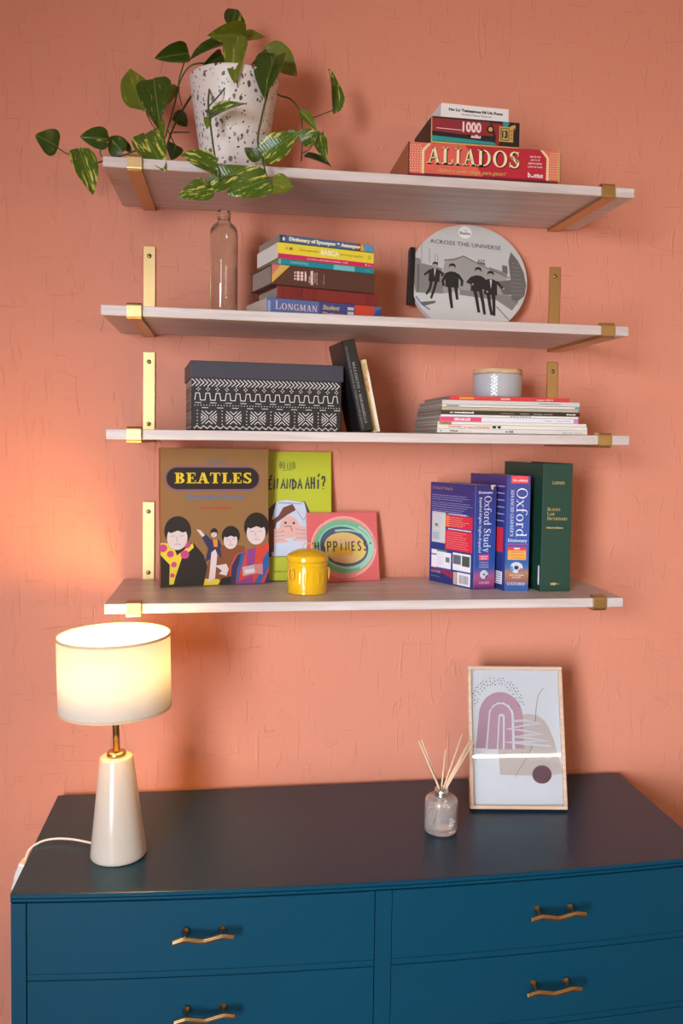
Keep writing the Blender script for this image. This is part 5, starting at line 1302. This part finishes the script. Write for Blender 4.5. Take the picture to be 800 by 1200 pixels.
P.ell(.48, .145, .19, .042, silver2, 2); P.ring(.48, .145, .19, .042, .07, .016, ink('disc_green', (150, 190, 170)), 3, 20, 70); P.ring(.48, .145, .19, .042, .07, .016, ink('disc_dark', (60, 70, 84)), 3, -70, -10); P.ell(.48, .145, .05, .011, ink('dusk_blue', (62, 70, 128)), 4)
P.poly([(.70, 1), (.74, .965), (.82, .95), (.86, .985), (.97, 1)], ink('worn_card', (226, 206, 180)), 4); P.ell(.80, .98, .03, .01, orange, 5)
P.build('spine_print', cv)
d_ = Vector((-math.sin(SK), math.cos(SK), 0)); P = Print(d_*W, -d_, (0, 0, 1), W, H)
def X(x): return (x-38)/(345-38)
def Y(x, y): return 1-(y-(28+26*(x-38)/307))/(712+60*(x-38)/307)
P.serif('Oxford Study', X(52), X(196), Y(52, 78), .030, ink('faint_gold', (190, 150, 130)), 2, T=.14)
rl2 = random.Random(5); pl = ink('print_lilac', (176, 172, 206))
def lines(x0, x1, y0, n, dy, m, rag=.25, h=.0045, lev=2):
    for k in range(n):
        e = x1-(x1-x0)*rag*rl2.random(); x = x0
        while x < e-.015:
            w_ = min(rl2.uniform(.02, .075), e-x); P.rect(x, y0-dy*k, x+w_, y0-dy*k+h, m, lev); x += w_+.010
lines(.045, .95, .872, 3, .021, pl); lines(.045, .95, .800, 3, .021, pl); lines(.045, .90, .735, 3, .021, pl)
P.rect(.05, .40, .36, .705, pgrey, 1); lines(.065, .34, .69, 13, .021, ink('print_faint', (176, 178, 180)), .4, .005, 2); P.rect(.12, .56, .19, .59, greyink, 3); P.rect(.07, .43, .22, .50, ink('print_bluegrey', (170, 180, 200)), 3)
P.rect(.36, .565, .955, .685, red2, 1); P.rect(.36, .345, .955, .54, red2, 1); P.rect(.36, .57, .44, .68, ink('print_orange', (232, 110, 50)), 2)
lines(.40, .90, .662, 5, .020, ink('print_peach', (246, 190, 160)), .5, .004, 3); lines(.40, .93, .515, 8, .021, ink('print_rose', (246, 170, 160)), .4, .004, 3)
P.rect(.42, .692, .83, .701, white2, 2); P.rect(.42, .546, .93, .555, white2, 2)
P.rect(.05, .145, .17, .325, white2, 1); P.rect(.17, .15, .50, .31, white2, 1); P.rect(.17, .31, .40, .328, ink('tabs_green', (90, 150, 110)), 1); P.rect(.05, .27, .17, .282, ink('dusk_blue', (62, 70, 128)), 2); lines(.19, .36, .285, 6, .02, pl, .3, .004, 2); P.rect(.38, .215, .47, .265, greyink, 2); P.rect(.17, .138, .50, .152, ink('cobalt', (44, 92, 158)), 2)
P.rect(.54, .155, .93, .325, white2, 1); P.rect(.55, .215, .72, .305, ink('photo_slate', (100, 106, 112)), 2); P.rect(.745, .205, .91, .305, ink('photo_green', (72, 84, 76)), 2)
P.poly([(.02, .135), (.55, .135), (.55, .06), (.3, .10)], ink('crimson_fade', (150, 44, 84)), 1)
P.serif('OXFORD', .05, .27, .095, .020, pinkw, 3, T=.15); lines(.05, .25, .055, 1, .02, pl, .1)
P.rect(.56, .015, .63, .135, ink('tan_label', (200, 180, 160)), 2); P.rect(.64, .015, .93, .140, white2, 2)
x = .69
while x < .88: w_ = rl2.choice((.004, .007, .010)); P.rect(x, .035, x+w_, .115, greyink, 3); x += w_+rl2.choice((.005, .008))
P.build('back_print', cv)

W, H, T, SK = .1450, .2375, .0485, R(23)
d2 = thing('book', 'tall blue learner dictionary with red tab at spine top, middle of the three dictionaries', 'book', (.7857, -.1955, z4), (0, 0, R(-8)))
cv = standing(d2, T, W, H, SK, M_ox2, M_ox1b, M_pages)
P = spine_print(d2, T, H, False); Q = P.turned()
P.rect(.18, .935, .90, .998, ink('tab_red', (226, 70, 78)), 2); P.text('7th edition', .24, .86, .952, .016, pinkw, 3, .04)
Q.serif('Oxford', .105, .535, .43, .44, white2, 3, T=.12, n=.045, gap=.06); Q.serif("ADVANCED LEARNER'S", .12, .525, .18, .13, white2, 3, T=.14, gap=.10)
P.text('Dictionary', .10, .90, .428, .026, white2, 3, .01); P.rect(.05, .405, .95, .409, ink('spine_pink', (226, 60, 110)), 2)
P.rect(.10, .355, .88, .385, red2, 2); P.text('NEW', .36, .62, .3625, .015, white2, 3, .05); P.rect(.10, .272, .88, .355, ink('tab_amber', (224, 156, 64)), 2)
for k, t in enumerate(('essay words', 'and pictures', 'added')): P.text(t, .24, .76, .335-.026*k, .013, ink('amber_text', (150, 96, 50)), 3)
P.ell(.48, .205, .27, .048, silver2, 2); P.ring(.48, .205, .27, .048, .12, .021, ink('disc_rust', (150, 110, 100)), 3, -70, -10); P.ring(.48, .205, .27, .048, .12, .021, ink('disc_blue', (80, 140, 180)), 3, 160, 230); P.ell(.48, .205, .10, .018, ink('disc_navy', (34, 44, 84)), 4)
P.text('with Compass', .18, .80, .135, .014, white2, 3); P.text('CD-ROM', .30, .66, .113, .014, white2, 3); P.serif('OXFORD', .10, .86, .052, .024, white2, 3, T=.17)
P.build('spine_print', cv)
d_ = Vector((-math.sin(SK), math.cos(SK), 0)); P = Print(d_*W, -d_, (0, 0, 1), W, H)
P.rect(.55, .33, .93, .545, red2, 1)
for k in range(6): P.rect(.70, .90-.06*k, .95, .908-.06*k, pl, 2)
P.build('back_print', cv)
P = Print(d_*W, -d_, (0, 0, 1), W, H)
P.rect(.72, .05, .93, .16, white2, 2)
for k in range(5): P.rect(.75, .06+.02*k, .90, .068+.02*k, greyink, 3)
P.build('barcode_print', cv)

M_green = mat('dark_green_buckram', (20, 62, 48), .5, bump=.12, bscale=700)
W, H, T, SK = .1740, .2640, .0622, R(11)
d3 = thing('book', 'thick dark green law dictionary with gold spine lettering, right of the three', 'book', (.8575, -.2098, z4), (0, 0, R(-2)))
cv = standing(d3, T, W, H, SK, M_green, M_green, M_pages, True)
P = spine_print(d3, T, H, False); lg = ink('leaf_gold', (206, 178, 112), .35)
P.serif('GARNER', .30, .73, .838, .022, lg, 2, T=.17); 
P.serif("BLACK'S", .165, .60, .632, .026, lg, 2, T=.17, small=True); P.serif('LAW', .165, .41, .596, .026, lg, 2, T=.17, small=True); P.serif('DICTIONARY', .165, .855, .560, .026, lg, 2, T=.17, small=True)
P.text('Ninth Edition', .155, .71, .494, .014, lg, 2, .03); P.text('WEST', .32, .54, .052, .018, lg, 2, .07); P.rect(.55, .060, .62, .064, lg, 2)
P.build('spine_print', cv)
d_ = Vector((-math.sin(SK), math.cos(SK), 0)); P = Print(d_*W, -d_, (0, 0, 1), W, H); P.rect(.93, .05, .965, .20, white2, 1); P.build('side_label', cv)
